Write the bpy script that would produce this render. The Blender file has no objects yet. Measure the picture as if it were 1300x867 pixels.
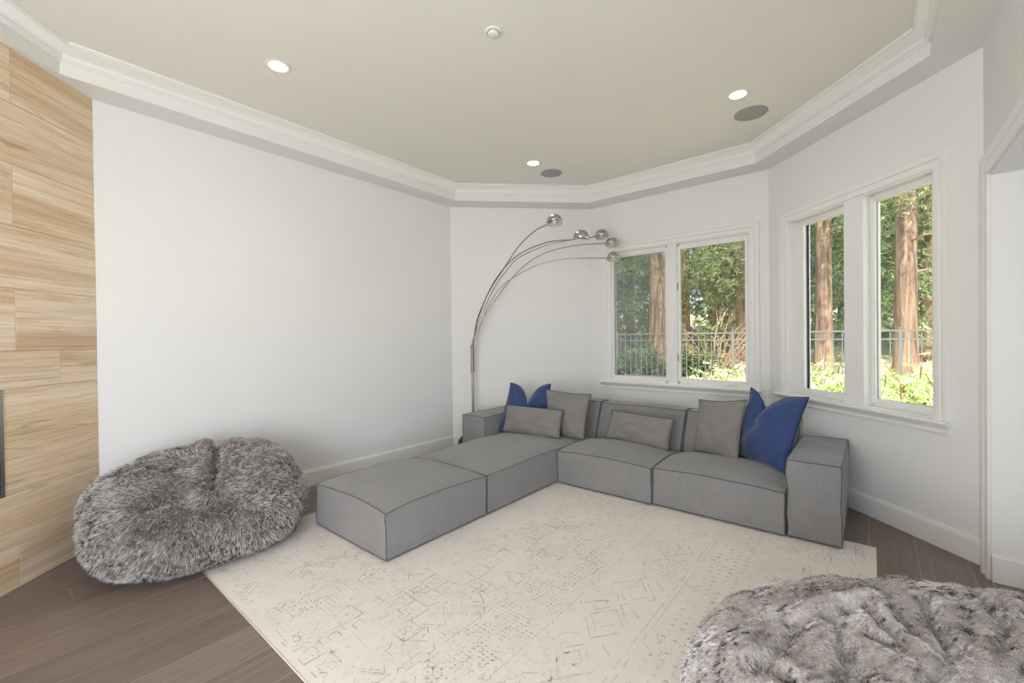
import bpy, bmesh, math, random
import numpy as np
from mathutils import Vector, Matrix, noise as mnoise
from math import sin, cos, pi, radians, sqrt

random.seed(7)
SC = bpy.context.scene
COL = SC.collection
S2 = 2 ** -.5

# ---------------------------------------------------------------- camera
cam_d = bpy.data.cameras.new('camera')
cam = bpy.data.objects.new('camera', cam_d)
COL.objects.link(cam)
SC.camera = cam
cam_d.sensor_width = 36.0
cam_d.lens = 549.42 / 1300 * 36.0
cam_d.clip_start = 0.02
cam_d.clip_end = 300
_yaw, _pit, _rol = 0.0917819579, 0.00804008, -0.0116513417
_r = Vector((cos(_yaw), -sin(_yaw), 0)); _f = Vector((sin(_yaw), cos(_yaw), 0)); _u = Vector((0, 0, 1))
_f, _u = cos(_pit) * _f - sin(_pit) * _u, cos(_pit) * _u + sin(_pit) * _f
_r, _u = cos(_rol) * _r + sin(_rol) * _u, cos(_rol) * _u - sin(_rol) * _r
_m = Matrix((_r, _u, -_f)).transposed().to_4x4()
_m.translation = Vector((0, 0, 1.5))
cam.matrix_world = _m

# ---------------------------------------------------------------- world, sun, exposure
W = bpy.data.worlds.new('sky'); SC.world = W; W.use_nodes = True
wn = W.node_tree; wn.nodes.clear()
w_o = wn.nodes.new('ShaderNodeOutputWorld'); w_b = wn.nodes.new('ShaderNodeBackground')
w_s = wn.nodes.new('ShaderNodeTexSky'); w_s.sky_type = 'NISHITA'; w_s.sun_disc = False
w_s.sun_elevation = radians(56); w_s.sun_rotation = radians(190)
w_s.air_density = 1.0; w_s.dust_density = 2.0
wn.links.new(w_s.outputs[0], w_b.inputs[0]); wn.links.new(w_b.outputs[0], w_o.inputs[0])
w_b.inputs[1].default_value = 0.42

sun_d = bpy.data.lights.new('sun', 'SUN'); sun_d.energy = 16.0; sun_d.angle = radians(0.8); sun_d.color = (1, .93, .80)
sun = bpy.data.objects.new('sun', sun_d); COL.objects.link(sun)
sun.rotation_euler = Vector((0.12, 0.50, -0.86)).to_track_quat('-Z', 'Y').to_euler()

def area(name, loc, direction, sx, sy, power, color=(1, 1, 1)):
    d = bpy.data.lights.new(name, 'AREA'); d.shape = 'RECTANGLE'; d.size = sx; d.size_y = sy; d.energy = power; d.color = color
    o = bpy.data.objects.new(name, d); COL.objects.link(o); o.location = loc
    o.rotation_euler = Vector(direction).to_track_quat('-Z', 'Z').to_euler()
    return o
# main fill lamp, added behind the camera for soft overall light
area('fill_rear', (-1.5, -0.98, 1.35), (.42, 1, .20), 2.1, 2.3, 153, (0.855, 0.92, 1.0))
# second fill lamp, added inside the closed passage to brighten the room
area('fill_passage', (2.90, 0.14, 1.25), (-S2, S2, .10), 2.2, 2.1, 13, (0.86, 0.925, 1.0))

SC.view_settings.view_transform = 'Standard'
SC.view_settings.look = 'None'
SC.view_settings.exposure = 0.0
SC.view_settings.gamma = 1.0
SC.view_settings.use_curve_mapping = False
SC.cycles.max_bounces = 10
SC.cycles.diffuse_bounces = 6
SC.cycles.transparent_max_bounces = 24
SC.cycles.sample_clamp_indirect = 6.0
SC.cycles.use_denoising = True

# ================================================================ helpers
def srgb(r, g, b):
    f = lambda c: c / 12.92 if c <= .04045 else ((c + .055) / 1.055) ** 2.4
    return (f(r / 255), f(g / 255), f(b / 255), 1.0)

class NT:
    def __init__(s, name):
        s.m = bpy.data.materials.new(name); s.m.use_nodes = True
        s.t = s.m.node_tree; s.n = s.t.nodes; s.n.clear()
        s.out = s.n.new('ShaderNodeOutputMaterial')
    def node(s, typ, **kw):
        nd = s.n.new(typ)
        for k, v in kw.items():
            if k in nd.bl_rna.properties: setattr(nd, k, v)
        return nd
    def link(s, a, b): s.t.links.new(a, b)
    def coords(s, kind='Object', scale=(1, 1, 1), rnd=0.0, rot=(0, 0, 0)):
        tc = s.node('ShaderNodeTexCoord'); src = tc.outputs[kind]
        if rnd:
            oi = s.node('ShaderNodeObjectInfo'); mm = s.node('ShaderNodeVectorMath', operation='SCALE')
            cx = s.node('ShaderNodeCombineXYZ')
            cx.inputs[0].default_value = 1; cx.inputs[1].default_value = 1.7; cx.inputs[2].default_value = 2.3
            s.link(cx.outputs[0], mm.inputs[0])
            ml = s.node('ShaderNodeMath', operation='MULTIPLY'); ml.inputs[1].default_value = rnd
            s.link(oi.outputs['Random'], ml.inputs[0]); s.link(ml.outputs[0], mm.inputs['Scale'])
            ad = s.node('ShaderNodeVectorMath', operation='ADD'); s.link(src, ad.inputs[0]); s.link(mm.outputs[0], ad.inputs[1])
            src = ad.outputs[0]
        mp = s.node('ShaderNodeMapping'); mp.inputs['Scale'].default_value = scale; mp.inputs['Rotation'].default_value = rot
        s.link(src, mp.inputs[0]); return mp.outputs[0]
    def noise(s, vec, scale=5, detail=4, rough=.5, dist=0.0):
        t = s.node('ShaderNodeTexNoise'); t.inputs['Scale'].default_value = scale; t.inputs['Detail'].default_value = detail
        t.inputs['Roughness'].default_value = rough; t.inputs['Distortion'].default_value = dist
        if vec is not None: s.link(vec, t.inputs['Vector'])
        return t.outputs['Fac']
    def ramp(s, fac, stops, interp='LINEAR'):
        r = s.node('ShaderNodeValToRGB'); e = r.color_ramp.elements; r.color_ramp.interpolation = interp
        while len(e) < len(stops): e.new(.5)
        for k, (p, c) in enumerate(stops): e[k].position = p; e[k].color = c if len(c) == 4 else (*c, 1)
        s.link(fac, r.inputs[0]); return r.outputs[0]
    def mix(s, fac, a, b, mode='MIX'):
        m = s.node('ShaderNodeMix'); m.data_type = 'RGBA'; m.blend_type = mode
        for sock, v in ((m.inputs[0], fac), (m.inputs[6], a), (m.inputs[7], b)):
            if hasattr(v, 'is_linked'): s.link(v, sock)
            else: sock.default_value = v
        return m.outputs[2]
    def bump(s, h, strength=.2, dist=.002):
        b = s.node('ShaderNodeBump'); b.inputs['Strength'].default_value = strength; b.inputs['Distance'].default_value = dist
        s.link(h, b.inputs['Height']); return b.outputs[0]
    def bsdf(s, color, rough=.6, metal=0, normal=None, sheen=0, **kw):
        b = s.node('ShaderNodeBsdfPrincipled')
        for sock, v in (('Base Color', color), ('Roughness', rough), ('Metallic', metal)):
            if hasattr(v, 'is_linked'): s.link(v, b.inputs[sock])
            else: b.inputs[sock].default_value = v
        if normal is not None: s.link(normal, b.inputs['Normal'])
        if sheen: b.inputs['Sheen Weight'].default_value = sheen
        for k, v in kw.items(): b.inputs[k.replace('_', ' ')].default_value = v
        s.link(b.outputs[0], s.out.inputs[0]); return b

def paint(name, col, rough=.55, bumpy=.03, var=.02):
    t = NT(name); v = t.coords('Object'); n = t.noise(v, 3, 3); c2 = tuple(min(1, c * (1 - var * 2)) for c in col[:3]) + (1,)
    c = t.mix(n, col, c2); nb = t.noise(v, 260, 2)
    t.bsdf(c, rough, normal=t.bump(nb, bumpy, .001), Specular_IOR_Level=.3); return t.m

M = {}
M['wall'] = paint('wall_paint', (.80, .793, .785, 1), .6, .06)
M['ceiling'] = paint('ceiling_paint', (.80, .775, .735, 1), .7, .06)
M['soffit'] = paint('soffit_paint', (.80, .785, .76, 1), .65, .05)
M['trim'] = paint('trim_gloss_paint', (.83, .82, .80, 1), .35, .01)
M['passage'] = paint('passage_paint', (.74, .735, .72, 1), .55, .04)
M['plastic_white'] = paint('white_plastic', (.80, .79, .76, 1), .35, 0)

def m_fabric(name, c1, c2, scale=420, rough=.9, sheen=.25, wr=.0):
    t = NT(name); v = t.coords('Object')
    w1 = t.node('ShaderNodeTexWave', wave_type='BANDS', bands_direction='X'); w1.inputs['Scale'].default_value = scale / 6
    w1.inputs['Distortion'].default_value = 2.5; w1.inputs['Detail'].default_value = 2
    w2 = t.node('ShaderNodeTexWave', wave_type='BANDS', bands_direction='Z'); w2.inputs['Scale'].default_value = scale / 6
    w2.inputs['Distortion'].default_value = 2.5; w2.inputs['Detail'].default_value = 2
    t.link(v, w1.inputs[0]); t.link(v, w2.inputs[0])
    f = t.noise(v, scale, 3, .7); big = t.noise(v, 3.2, 4, .6)
    sx = t.noise(t.coords('Object', (scale * .5, scale * .5, 6)), 1, 2, .6)
    a = t.mix(f, c1, c2); a = t.mix(.28, a, t.ramp(sx, [(.3, c1), (.7, c2)]))
    k = t.ramp(big, [(.3, (.93, .93, .93)), (.7, (1.05, 1.04, 1.03))])
    c = t.mix(1.0, a, k, 'MULTIPLY')
    ad = t.node('ShaderNodeMath', operation='ADD'); t.link(w1.outputs['Fac'], ad.inputs[0]); t.link(w2.outputs['Fac'], ad.inputs[1])
    t.bsdf(c, rough, normal=t.bump(ad.outputs[0], .25, .0012), sheen=sheen, Specular_IOR_Level=.15); return t.m
M['sofa'] = m_fabric('grey_linen_upholstery', srgb(119, 118, 119), srgb(149, 147, 147))
M['sofa_pipe'] = m_fabric('dark_grey_piping', srgb(84, 82, 82), srgb(100, 98, 97))
M['pillow'] = m_fabric('grey_linen_cushion', srgb(116, 113, 111), srgb(146, 142, 140))
M['pillow_pipe'] = m_fabric('grey_cushion_edge', srgb(84, 80, 77), srgb(100, 96, 92))
M['blue'] = m_fabric('navy_blue_linen', srgb(38, 54, 96), srgb(72, 92, 138), 300)
M['blue_pipe'] = m_fabric('dark_navy_edge', srgb(22, 32, 64), srgb(32, 44, 84), 300)

def m_metal(name, col, rough, aniso_scale=(3, 3, 160)):
    t = NT(name); v = t.coords('Object', aniso_scale); n = t.noise(v, 6, 3)
    r = t.ramp(n, [(.3, (rough * .8,) * 3), (.7, (rough * 1.25,) * 3)])
    c = t.mix(n, col, tuple(x * .86 for x in col[:3]) + (1,))
    t.bsdf(c, r, 1.0); return t.m
M['nickel'] = m_metal('brushed_nickel', (.55, .50, .45, 1), .26)
M['nickel_dark'] = m_metal('satin_bronze_nickel', (.40, .35, .30, 1), .32)
M['black'] = m_metal('black_metal', (.02, .02, .022, 1), .4)
M['chrome'] = m_metal('steel_edge', (.62, .60, .58, 1), .22)
M['marble'] = paint('dark_stone_base', (.045, .04, .04, 1), .25, .0, .3)
M['fence'] = paint('grey_fence_metal', (.17, .175, .18, 1), .35, .0)
t = NT('shade_lining'); t.bsdf((.62, .66, .60, 1), .5); M['lining'] = t.m
t = NT('frosted_bulb'); t.bsdf((.85, .85, .8, 1), .3); M['bulb'] = t.m
t = NT('speaker_grille'); v = t.coords('Object'); vo = t.node('ShaderNodeTexVoronoi'); vo.inputs['Scale'].default_value = 260; t.link(v, vo.inputs[0])
t.bsdf(t.ramp(vo.outputs['Distance'], [(.2, (.16, .155, .15)), (.5, (.37, .36, .345))]), .6); M['grille'] = t.m
t = NT('lamp_diffuser'); em = t.node('ShaderNodeEmission'); em.inputs[0].default_value = (1, .93, .82, 1); em.inputs[1].default_value = 14
t.link(em.outputs[0], t.out.inputs[0]); M['diffuser'] = t.m

def m_glass(name, tint, refl=1.0):
    t = NT(name); g = t.node('ShaderNodeBsdfGlossy'); g.inputs['Roughness'].default_value = .0; g.inputs['Color'].default_value = (refl, refl, refl, 1)
    tr = t.node('ShaderNodeBsdfTransparent'); tr.inputs['Color'].default_value = tint
    fr = t.node('ShaderNodeFresnel'); ge = t.node('ShaderNodeNewGeometry'); mr = t.node('ShaderNodeMapRange'); mr.inputs['To Min'].default_value = 1.5; mr.inputs['To Max'].default_value = 1 / 1.5
    t.link(ge.outputs['Backfacing'], mr.inputs['Value']); t.link(mr.outputs[0], fr.inputs['IOR'])
    mx = t.node('ShaderNodeMixShader'); t.link(fr.outputs[0], mx.inputs[0]); t.link(tr.outputs[0], mx.inputs[1]); t.link(g.outputs[0], mx.inputs[2])
    t.link(mx.outputs[0], t.out.inputs[0]); return t.m
M['glass'] = m_glass('window_glass', (.93, .95, .94, 1))
t = NT('insect_screen'); d = t.node('ShaderNodeBsdfDiffuse'); d.inputs[0].default_value = (.30, .31, .32, 1)
tr = t.node('ShaderNodeBsdfTransparent'); mx = t.node('ShaderNodeMixShader'); mx.inputs[0].default_value = .30
t.link(tr.outputs[0], mx.inputs[1]); t.link(d.outputs[0], mx.inputs[2]); t.link(mx.outputs[0], t.out.inputs[0]); M['screen'] = t.m

# travertine: veins run along the tile (object x), stacked in z
t = NT('vein_cut_travertine')
v = t.coords('Object', (.5, .5, 15), rnd=37.0); v2 = t.coords('Object', (2.6, 2.6, 105), rnd=11.0); v3 = t.coords('Object', (1.2, 1.2, 14), rnd=23.0)
n1 = t.noise(v, 1.0, 8, .60, .25); n2 = t.noise(v2, 1.0, 8, .78, .5); n3 = t.noise(v3, 1.0, 8, .68, 1.2)
nL = t.noise(t.coords('Object', (.22, .22, 3.6), rnd=51.0), 1, 3, .5, .4)
c1 = t.ramp(n1, [(.30, srgb(196, 168, 142)), (.40, srgb(228, 208, 182)), (.47, srgb(250, 238, 220)), (.56, srgb(232, 211, 184)), (.66, srgb(255, 248, 236))])
c2 = t.ramp(n2, [(.36, srgb(184, 156, 130)), (.46, srgb(232, 213, 188)), (.60, srgb(253, 246, 234))])
c = t.mix(.45, c1, c2)
c = t.mix(1.0, c, t.ramp(nL, [(.36, srgb(230, 214, 194)), (.50, srgb(255, 252, 247)), (.64, srgb(242, 228, 208))]), 'MULTIPLY')
c = t.mix(t.ramp(n3, [(.60, (0, 0, 0)), (.68, (.55,) * 3), (.73, (0, 0, 0))]), c, srgb(140, 124, 110))
oi = t.node('ShaderNodeObjectInfo'); c = t.mix(1.0, c, t.ramp(oi.outputs['Random'], [(0, (.93, .91, .89)), (1, (1.05, 1.04, 1.02))]), 'MULTIPLY')
pit = t.noise(t.coords('Object', (22, 22, 110), rnd=5.0), 1, 5, .8)
pm = t.mix(t.ramp(n1, [(.30, (1, 1, 1)), (.42, (0, 0, 0))]), (0, 0, 0, 1), t.ramp(pit, [(.55, (0, 0, 0)), (.62, (.7,) * 3)]))
c = t.mix(pm, c, srgb(232, 216, 194))
t.bsdf(c, .42, normal=t.bump(n2, .10, .002)); M['travertine'] = t.m
M['grout'] = paint('tile_joint', (.42, .34, .26, 1), .9)

# oak floor planks: grain along object x
t = NT('grey_brown_oak')
v = t.coords('Object', (1.6, 22, 22), rnd=41.0); n = t.noise(v, 1.0, 6, .65, .6); nf = t.noise(t.coords('Object', (6, 190, 60), rnd=13.0), 1, 3, .6)
c = t.ramp(n, [(.25, srgb(108, 93, 84)), (.5, srgb(125, 109, 99)), (.75, srgb(144, 127, 117))])
c = t.mix(.35, c, t.ramp(nf, [(.3, srgb(92, 80, 73)), (.7, srgb(148, 132, 122))]))
oi = t.node('ShaderNodeObjectInfo'); c = t.mix(1.0, c, t.ramp(oi.outputs['Random'], [(0, (.84, .84, .85)), (1, (1.10, 1.09, 1.08))]), 'MULTIPLY')
t.bsdf(c, t.ramp(nf, [(0, (.38,) * 3), (1, (.52,) * 3)]), normal=t.bump(nf, .12, .001)); M['oak'] = t.m
M['oak_joint'] = paint('plank_bevel_highlight', (.48, .42, .37, 1), .8)  # pale joint colour stands in for highlights on the plank bevels

# rug
t = NT('cream_rug_pile'); v = t.coords('Object'); nb = t.noise(v, 2.2, 5, .6); nf = t.noise(v, 420, 2, .6)
nl = t.noise(t.coords('Object', (260, 14, 1)), 1, 3)
c = t.ramp(nb, [(.3, srgb(225, 217, 210)), (.55, srgb(235, 227, 219)), (.75, srgb(233, 228, 226))])
c = t.mix(.30, c, t.ramp(nf, [(.3, srgb(210, 202, 192)), (.7, srgb(238, 230, 221))]))
c = t.mix(.25, c, t.ramp(nl, [(.3, srgb(214, 206, 197)), (.7, srgb(238, 230, 221))]))
t.bsdf(c, .95, normal=t.bump(nf, .4, .003), sheen=.1, Specular_IOR_Level=.1); M['rug'] = t.m
t = NT('worn_grey_motif'); v = t.coords('Object'); nb = t.noise(v, 5.0, 4, .6); nf = t.noise(v, 75, 3, .7)
ad = t.node('ShaderNodeMath', operation='ADD'); t.link(nb, ad.inputs[0]); t.link(nf, ad.inputs[1])
c = t.ramp(ad.outputs[0], [(.40, srgb(193, 185, 182)), (.50, srgb(211, 203, 198)), (.60, srgb(230, 222, 215))])
t.n[-1].color_ramp.elements[0].position = .42
mlt = t.node('ShaderNodeMath', operation='MULTIPLY'); mlt.inputs[1].default_value = .5; t.link(ad.outputs[0], mlt.inputs[0])
for l in list(t.t.links):
    if l.to_node.type == 'VALTORGB': t.t.links.remove(l)
for nd in t.n:
    if nd.type == 'VALTORGB': t.link(mlt.outputs[0], nd.inputs[0])
t.bsdf(c, .95, Specular_IOR_Level=.1); M['motif'] = t.m
M['rug_edge'] = paint('rug_edge_binding', (.72, .67, .60, 1), .9)

# fur (strands and hide beneath)
def m_fur(name, root, mid, tip, dark, scl, th, part=.45, cut=.35, rotz=0.0, streak=(1, 1, 1)):
    """pale strands; a share of the strands, gathered in patches, carries dark tips"""
    t = NT(name); v = t.coords('Object', streak, rot=(0, 0, rotz)); hi = t.node('ShaderNodeHairInfo')
    n = t.noise(v, scl, 3, .6, .8); n2 = t.noise(v, scl * 5, 2, .6)
    base = t.ramp(hi.outputs['Intercept'], [(0, root), (.45, mid), (1, tip)])
    dk = t.ramp(hi.outputs['Intercept'], [(0, root), (cut * .5, mid), (cut + .15, dark), (1, dark)])
    a = t.ramp(n, [(th - .06, (0, 0, 0)), (th + .08, (1, 1, 1))]); b = t.ramp(n2, [(.44, (0, 0, 0)), (.56, (1, 1, 1))])
    m1 = t.node('ShaderNodeMath', operation='MULTIPLY'); t.link(a, m1.inputs[0]); t.link(b, m1.inputs[1])
    # random strands everywhere
    lt = t.node('ShaderNodeMath', operation='LESS_THAN'); t.link(hi.outputs['Random'], lt.inputs[0]); lt.inputs[1].default_value = part * .35
    mx_ = t.node('ShaderNodeMath', operation='MAXIMUM'); t.link(m1.outputs[0], mx_.inputs[0]); t.link(lt.outputs[0], mx_.inputs[1])
    c = t.mix(mx_.outputs[0], base, dk)
    t.bsdf(c, .6, Specular_IOR_Level=.25); return t.m
M['fur_a'] = m_fur('grey_faux_fur', srgb(104, 94, 91), srgb(204, 195, 190), srgb(250, 246, 242), srgb(44, 36, 38), 7.0, .47, .75, .45)
M['fur_b'] = m_fur('silver_faux_fur', srgb(214, 204, 202), srgb(246, 241, 239), srgb(255, 254, 253), srgb(34, 24, 30), 6.0, .472, .06, .16, radians(40), (.6, 1.6, 1.0))
t = NT('fur_hide'); v = t.coords('Object'); n = t.noise(v, 60, 4, .7)
t.bsdf(t.ramp(n, [(.3, srgb(74, 66, 66)), (.7, srgb(136, 127, 124))]), .9); M['hide'] = t.m
t = NT('fur_hide_pale'); v = t.coords('Object'); n = t.noise(v, 60, 4, .7)
t.bsdf(t.ramp(n, [(.3, srgb(160, 148, 146)), (.7, srgb(205, 196, 193))]), .9); M['hide_b'] = t.m

# outdoors
t = NT('redwood_bark'); v = t.coords('Object', (16, 16, 1.1), rnd=9); n = t.noise(v, 1, 6, .7, .8)
t.bsdf(t.ramp(n, [(.3, srgb(78, 60, 50)), (.52, srgb(138, 112, 94)), (.75, srgb(194, 168, 146))]), .95, normal=t.bump(n, .9, .03)); M['bark'] = t.m
def m_leaf(name, stops, rough=.55):
    t = NT(name); n = t.noise(t.coords('Object', rnd=9), 2.6, 3); g = t.node('ShaderNodeNewGeometry')
    f = t.mix(.6, n, g.outputs['Random Per Island'])
    c = t.ramp(f, stops); b = t.bsdf(c, rough, Specular_IOR_Level=.3)
    tl = t.node('ShaderNodeBsdfTranslucent'); t.link(c, tl.inputs[0]); mx = t.node('ShaderNodeMixShader'); mx.inputs[0].default_value = .35
    t.link(b.outputs[0], mx.inputs[1]); t.link(tl.outputs[0], mx.inputs[2]); t.link(mx.outputs[0], t.out.inputs[0]); return t.m
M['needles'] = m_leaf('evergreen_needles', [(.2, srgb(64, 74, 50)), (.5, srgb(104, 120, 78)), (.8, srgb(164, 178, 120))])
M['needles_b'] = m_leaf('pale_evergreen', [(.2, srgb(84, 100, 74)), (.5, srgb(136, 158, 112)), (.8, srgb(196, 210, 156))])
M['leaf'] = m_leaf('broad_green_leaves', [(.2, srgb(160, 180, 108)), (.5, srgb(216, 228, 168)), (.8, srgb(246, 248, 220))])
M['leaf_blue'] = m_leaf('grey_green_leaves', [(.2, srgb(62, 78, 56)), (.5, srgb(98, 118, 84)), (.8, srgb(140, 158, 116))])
t = NT('forest_floor'); v = t.coords('Object'); n = t.noise(v, 3, 6, .7); n2 = t.noise(v, 22, 4, .7)
t.bsdf(t.mix(.5, t.ramp(n, [(.3, srgb(176, 164, 126)), (.6, srgb(222, 214, 176))]), t.ramp(n2, [(.35, srgb(120, 120, 76)), (.65, srgb(226, 214, 180))])), .95); M['ground'] = t.m
M['twig'] = paint('dry_branch', srgb(150, 122, 98), .9)

# ---------------------------------------------------------------- object helpers
def mk(name, verts, faces, m=None, parent=None, smooth=False, loc=None, rotz=None):
    me = bpy.data.meshes.new(name); me.from_pydata([tuple(v) for v in verts], [], faces); me.update()
    if smooth: me.shade_smooth()
    o = bpy.data.objects.new(name, me); COL.objects.link(o)
    if m is not None: me.materials.append(m)
    if parent is not None: o.parent = parent
    if loc is not None: o.location = loc
    if rotz is not None: o.rotation_euler = (0, 0, rotz)
    return o
def empty(name, loc=(0, 0, 0), rotz=0.0):
    o = bpy.data.objects.new(name, None); COL.objects.link(o); o.location = loc; o.rotation_euler = (0, 0, rotz); o.empty_display_size = .1
    return o
def tag(o, label=None, cat=None, group=None, kind=None):
    if label: o['label'] = label
    if cat: o['category'] = cat
    if group: o['group'] = group
    if kind: o['kind'] = kind
    return o
class G:
    """collects simple solids into one mesh"""
    def __init__(s): s.v = []; s.f = []
    def add(s, vs, fs):
        k = len(s.v); s.v += [tuple(v) for v in vs]; s.f += [tuple(i + k for i in f) for f in fs]; return s
    def box(s, a, b):
        x0, y0, z0 = a; x1, y1, z1 = b
        return s.add([(x0, y0, z0), (x1, y0, z0), (x1, y1, z0), (x0, y1, z0), (x0, y0, z1), (x1, y0, z1), (x1, y1, z1), (x0, y1, z1)],
                     [(0, 3, 2, 1), (4, 5, 6, 7), (0, 1, 5, 4), (1, 2, 6, 5), (2, 3, 7, 6), (3, 0, 4, 7)])
    def prism(s, poly, z0, z1):
        n = len(poly)
        return s.add([(x, y, z0) for x, y in poly] + [(x, y, z1) for x, y in poly],
                     [tuple(range(n - 1, -1, -1)), tuple(range(n, 2 * n))] + [(i, (i + 1) % n, n + (i + 1) % n, n + i) for i in range(n)])
    def tube(s, pts, rad, n=8, closed=False, caps=True):
        P = [Vector(p) for p in pts]; m = len(P); R = rad if isinstance(rad, (list, tuple)) else [rad] * m
        ref = None; rings = []
        for i in range(m):
            d = (P[(i + 1) % m] - P[i - 1]) if closed else (P[min(i + 1, m - 1)] - P[max(i - 1, 0)])
            d = d.normalized() if d.length > 1e-9 else Vector((0, 0, 1))
            if ref is None:
                ref = Vector((0, 0, 1)) if abs(d.z) < .9 else Vector((1, 0, 0))
                ref = (ref - d * ref.dot(d)).normalized()
            else:
                r2 = ref - d * ref.dot(d); ref = r2.normalized() if r2.length > 1e-6 else ref
            b = d.cross(ref)
            rings.append([P[i] + (ref * cos(2 * pi * k / n) + b * sin(2 * pi * k / n)) * R[i] for k in range(n)])
        vs = [v for r in rings for v in r]; fs = []
        for i in range(m if closed else m - 1):
            j = (i + 1) % m
            for k in range(n): fs.append((i * n + k, i * n + (k + 1) % n, j * n + (k + 1) % n, j * n + k))
        if caps and not closed: fs += [tuple(range(n - 1, -1, -1)), tuple((m - 1) * n + k for k in range(n))]
        return s.add(vs, fs)
    def lathe(s, prof, n=32, M_=None, cap=True):
        vs = []; fs = []
        for r, z in prof:
            for k in range(n):
                v = Vector((r * cos(2 * pi * k / n), r * sin(2 * pi * k / n), z)); vs.append(M_ @ v if M_ is not None else v)
        for i in range(len(prof) - 1):
            for k in range(n): fs.append((i * n + k, i * n + (k + 1) % n, (i + 1) * n + (k + 1) % n, (i + 1) * n + k))
        if cap:
            if prof[0][0] > 1e-4: fs.append(tuple(range(n - 1, -1, -1)))
            if prof[-1][0] > 1e-4: fs.append(tuple((len(prof) - 1) * n + k for k in range(n)))
        return s.add(vs, fs)
    def sweep(s, path, prof, closed, to3d):
        """profile (offset to the right of the path, height) swept along a 2-D path with mitred corners"""
        n = len(path); P = [Vector(p) for p in path]; rows = []
        for i in range(n):
            a = P[i] - P[i - 1] if (closed or i > 0) else P[1] - P[0]
            b = P[(i + 1) % n] - P[i] if (closed or i < n - 1) else P[-1] - P[-2]
            a = a.normalized(); b = b.normalized()
            na = Vector((a.y, -a.x)); nb = Vector((b.y, -b.x)); m = (na + nb); m = m / m.length_squared * 2 if m.length > 1e-6 else na
            rows.append([to3d(P[i].x + m.x * o, P[i].y + m.y * o, h) for o, h in prof])
        k = len(prof); vs = [v for r in rows for v in r]; fs = []
        for i in range(n if closed else n - 1):
            j = (i + 1) % n
            for q in range(k): fs.append((i * k + q, i * k + (q + 1) % k, j * k + (q + 1) % k, j * k + q))
        if not closed: fs += [tuple(range(k)), tuple((n - 1) * k + q for q in range(k - 1, -1, -1))]
        return s.add(vs, fs)
    def build(s, name, m=None, parent=None, smooth=False, **kw):
        o = mk(name, s.v, s.f, m, parent, smooth, **kw)
        bm = bmesh.new(); bm.from_mesh(o.data); bmesh.ops.recalc_face_normals(bm, faces=bm.faces); bm.to_mesh(o.data); bm.free()
        if smooth == 'auto':
            o.data.shade_smooth()
            try: o.data.set_sharp_from_angle(angle=radians(38))
            except Exception: pass
        return o
def spline(pts, k=10):
    P = [Vector(p) for p in pts]; P = [P[0] * 2 - P[1]] + P + [P[-1] * 2 - P[-2]]; out = []
    for i in range(1, len(P) - 2):
        for j in range(k):
            t_ = j / k; a, b, c, d = P[i - 1:i + 3]
            out.append(.5 * ((2 * b) + (c - a) * t_ + (2 * a - 5 * b + 4 * c - d) * t_ ** 2 + (3 * b - a - 3 * c + d) * t_ ** 3))
    out.append(P[-2]); return out
def line_off(p, q, o):   # shift a line to the right of p->q
    d = (Vector(q) - Vector(p)).normalized(); n = Vector((d.y, -d.x)); return Vector(p) + n * o, Vector(q) + n * o
def inset(poly, offs):
    n = len(poly); L = [line_off(poly[i], poly[(i + 1) % n], offs[i]) for i in range(n)]; out = []
    for i in range(n):
        (p, p2), (q, q2) = L[i - 1], L[i]; a = p2 - p; b = q2 - q; w = q - p
        t_ = (w.x * b.y - w.y * b.x) / (a.x * b.y - a.y * b.x); out.append(p + a * t_)
    return out

# ================================================================ ROOM SHELL (clockwise seen from above)
Z_SOF, Z_CEIL = 3.315, 3.515
ROOM = [(-2.85, 3.462), (-.279, 6.033), (1.701, 6.033), (3.256, 4.479), (3.256, 2.476), (-.30, -1.08), (-2.85, -1.08)]
ROOM = [Vector(p) for p in ROOM]
OUT = inset(ROOM, [-.16] * 7)
TRAY = inset(ROOM, [.262, .29, .285, .25, .25, .26, .105])
EN = ['wall_left', 'wall_back', 'wall_back_right', 'wall_right', 'wall_far_right', 'wall_front', 'wall_fireplace']

def wall(i, holes=()):
    """holes: (s0, s1, z0, z1) along the wall, left to right seen from inside"""
    a, b = ROOM[i], ROOM[(i + 1) % 7]; ao, bo = OUT[i], OUT[(i + 1) % 7]
    L = (b - a).length; d = (b - a) / L; n = Vector((-d.y, d.x)); g = G(); top = Z_CEIL + .15
    cuts = [(a, ao, 0.0)]
    for h in holes:
        for s_ in h[:2]: cuts.append((a + d * s_, a + d * s_ + n * .16, s_))
    cuts.append((b, bo, L))
    for k in range(len(cuts) - 1):
        (p, po, s0), (q, qo, s1) = cuts[k], cuts[k + 1]
        hh = [h for h in holes if abs(h[0] - s0) < 1e-6 and abs(h[1] - s1) < 1e-6]
        poly = [p, q, qo, po]
        if hh:
            if hh[0][2] > 0: g.prism([tuple(v) for v in poly], -.1, hh[0][2])
            g.prism([tuple(v) for v in poly], hh[0][3], top)
        else: g.prism([tuple(v) for v in poly], -.1, top)
    return tag(g.build(EN[i], M['wall']), kind='structure')
LB = (ROOM[3] - ROOM[2]).length
WB = (.294, LB - .19, .89, 2.66)
WC = (4.479 - 4.19, 4.479 - 2.77, .89, 2.66)
wall(0); wall(1); wall(2, [WB]); wall(3, [WC]); wall(4, [(.20, 3.4, 0, 2.455)])
wall(5, [(.15, 2.35, 0.0, 2.75)])
wfire = wall(6)

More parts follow.
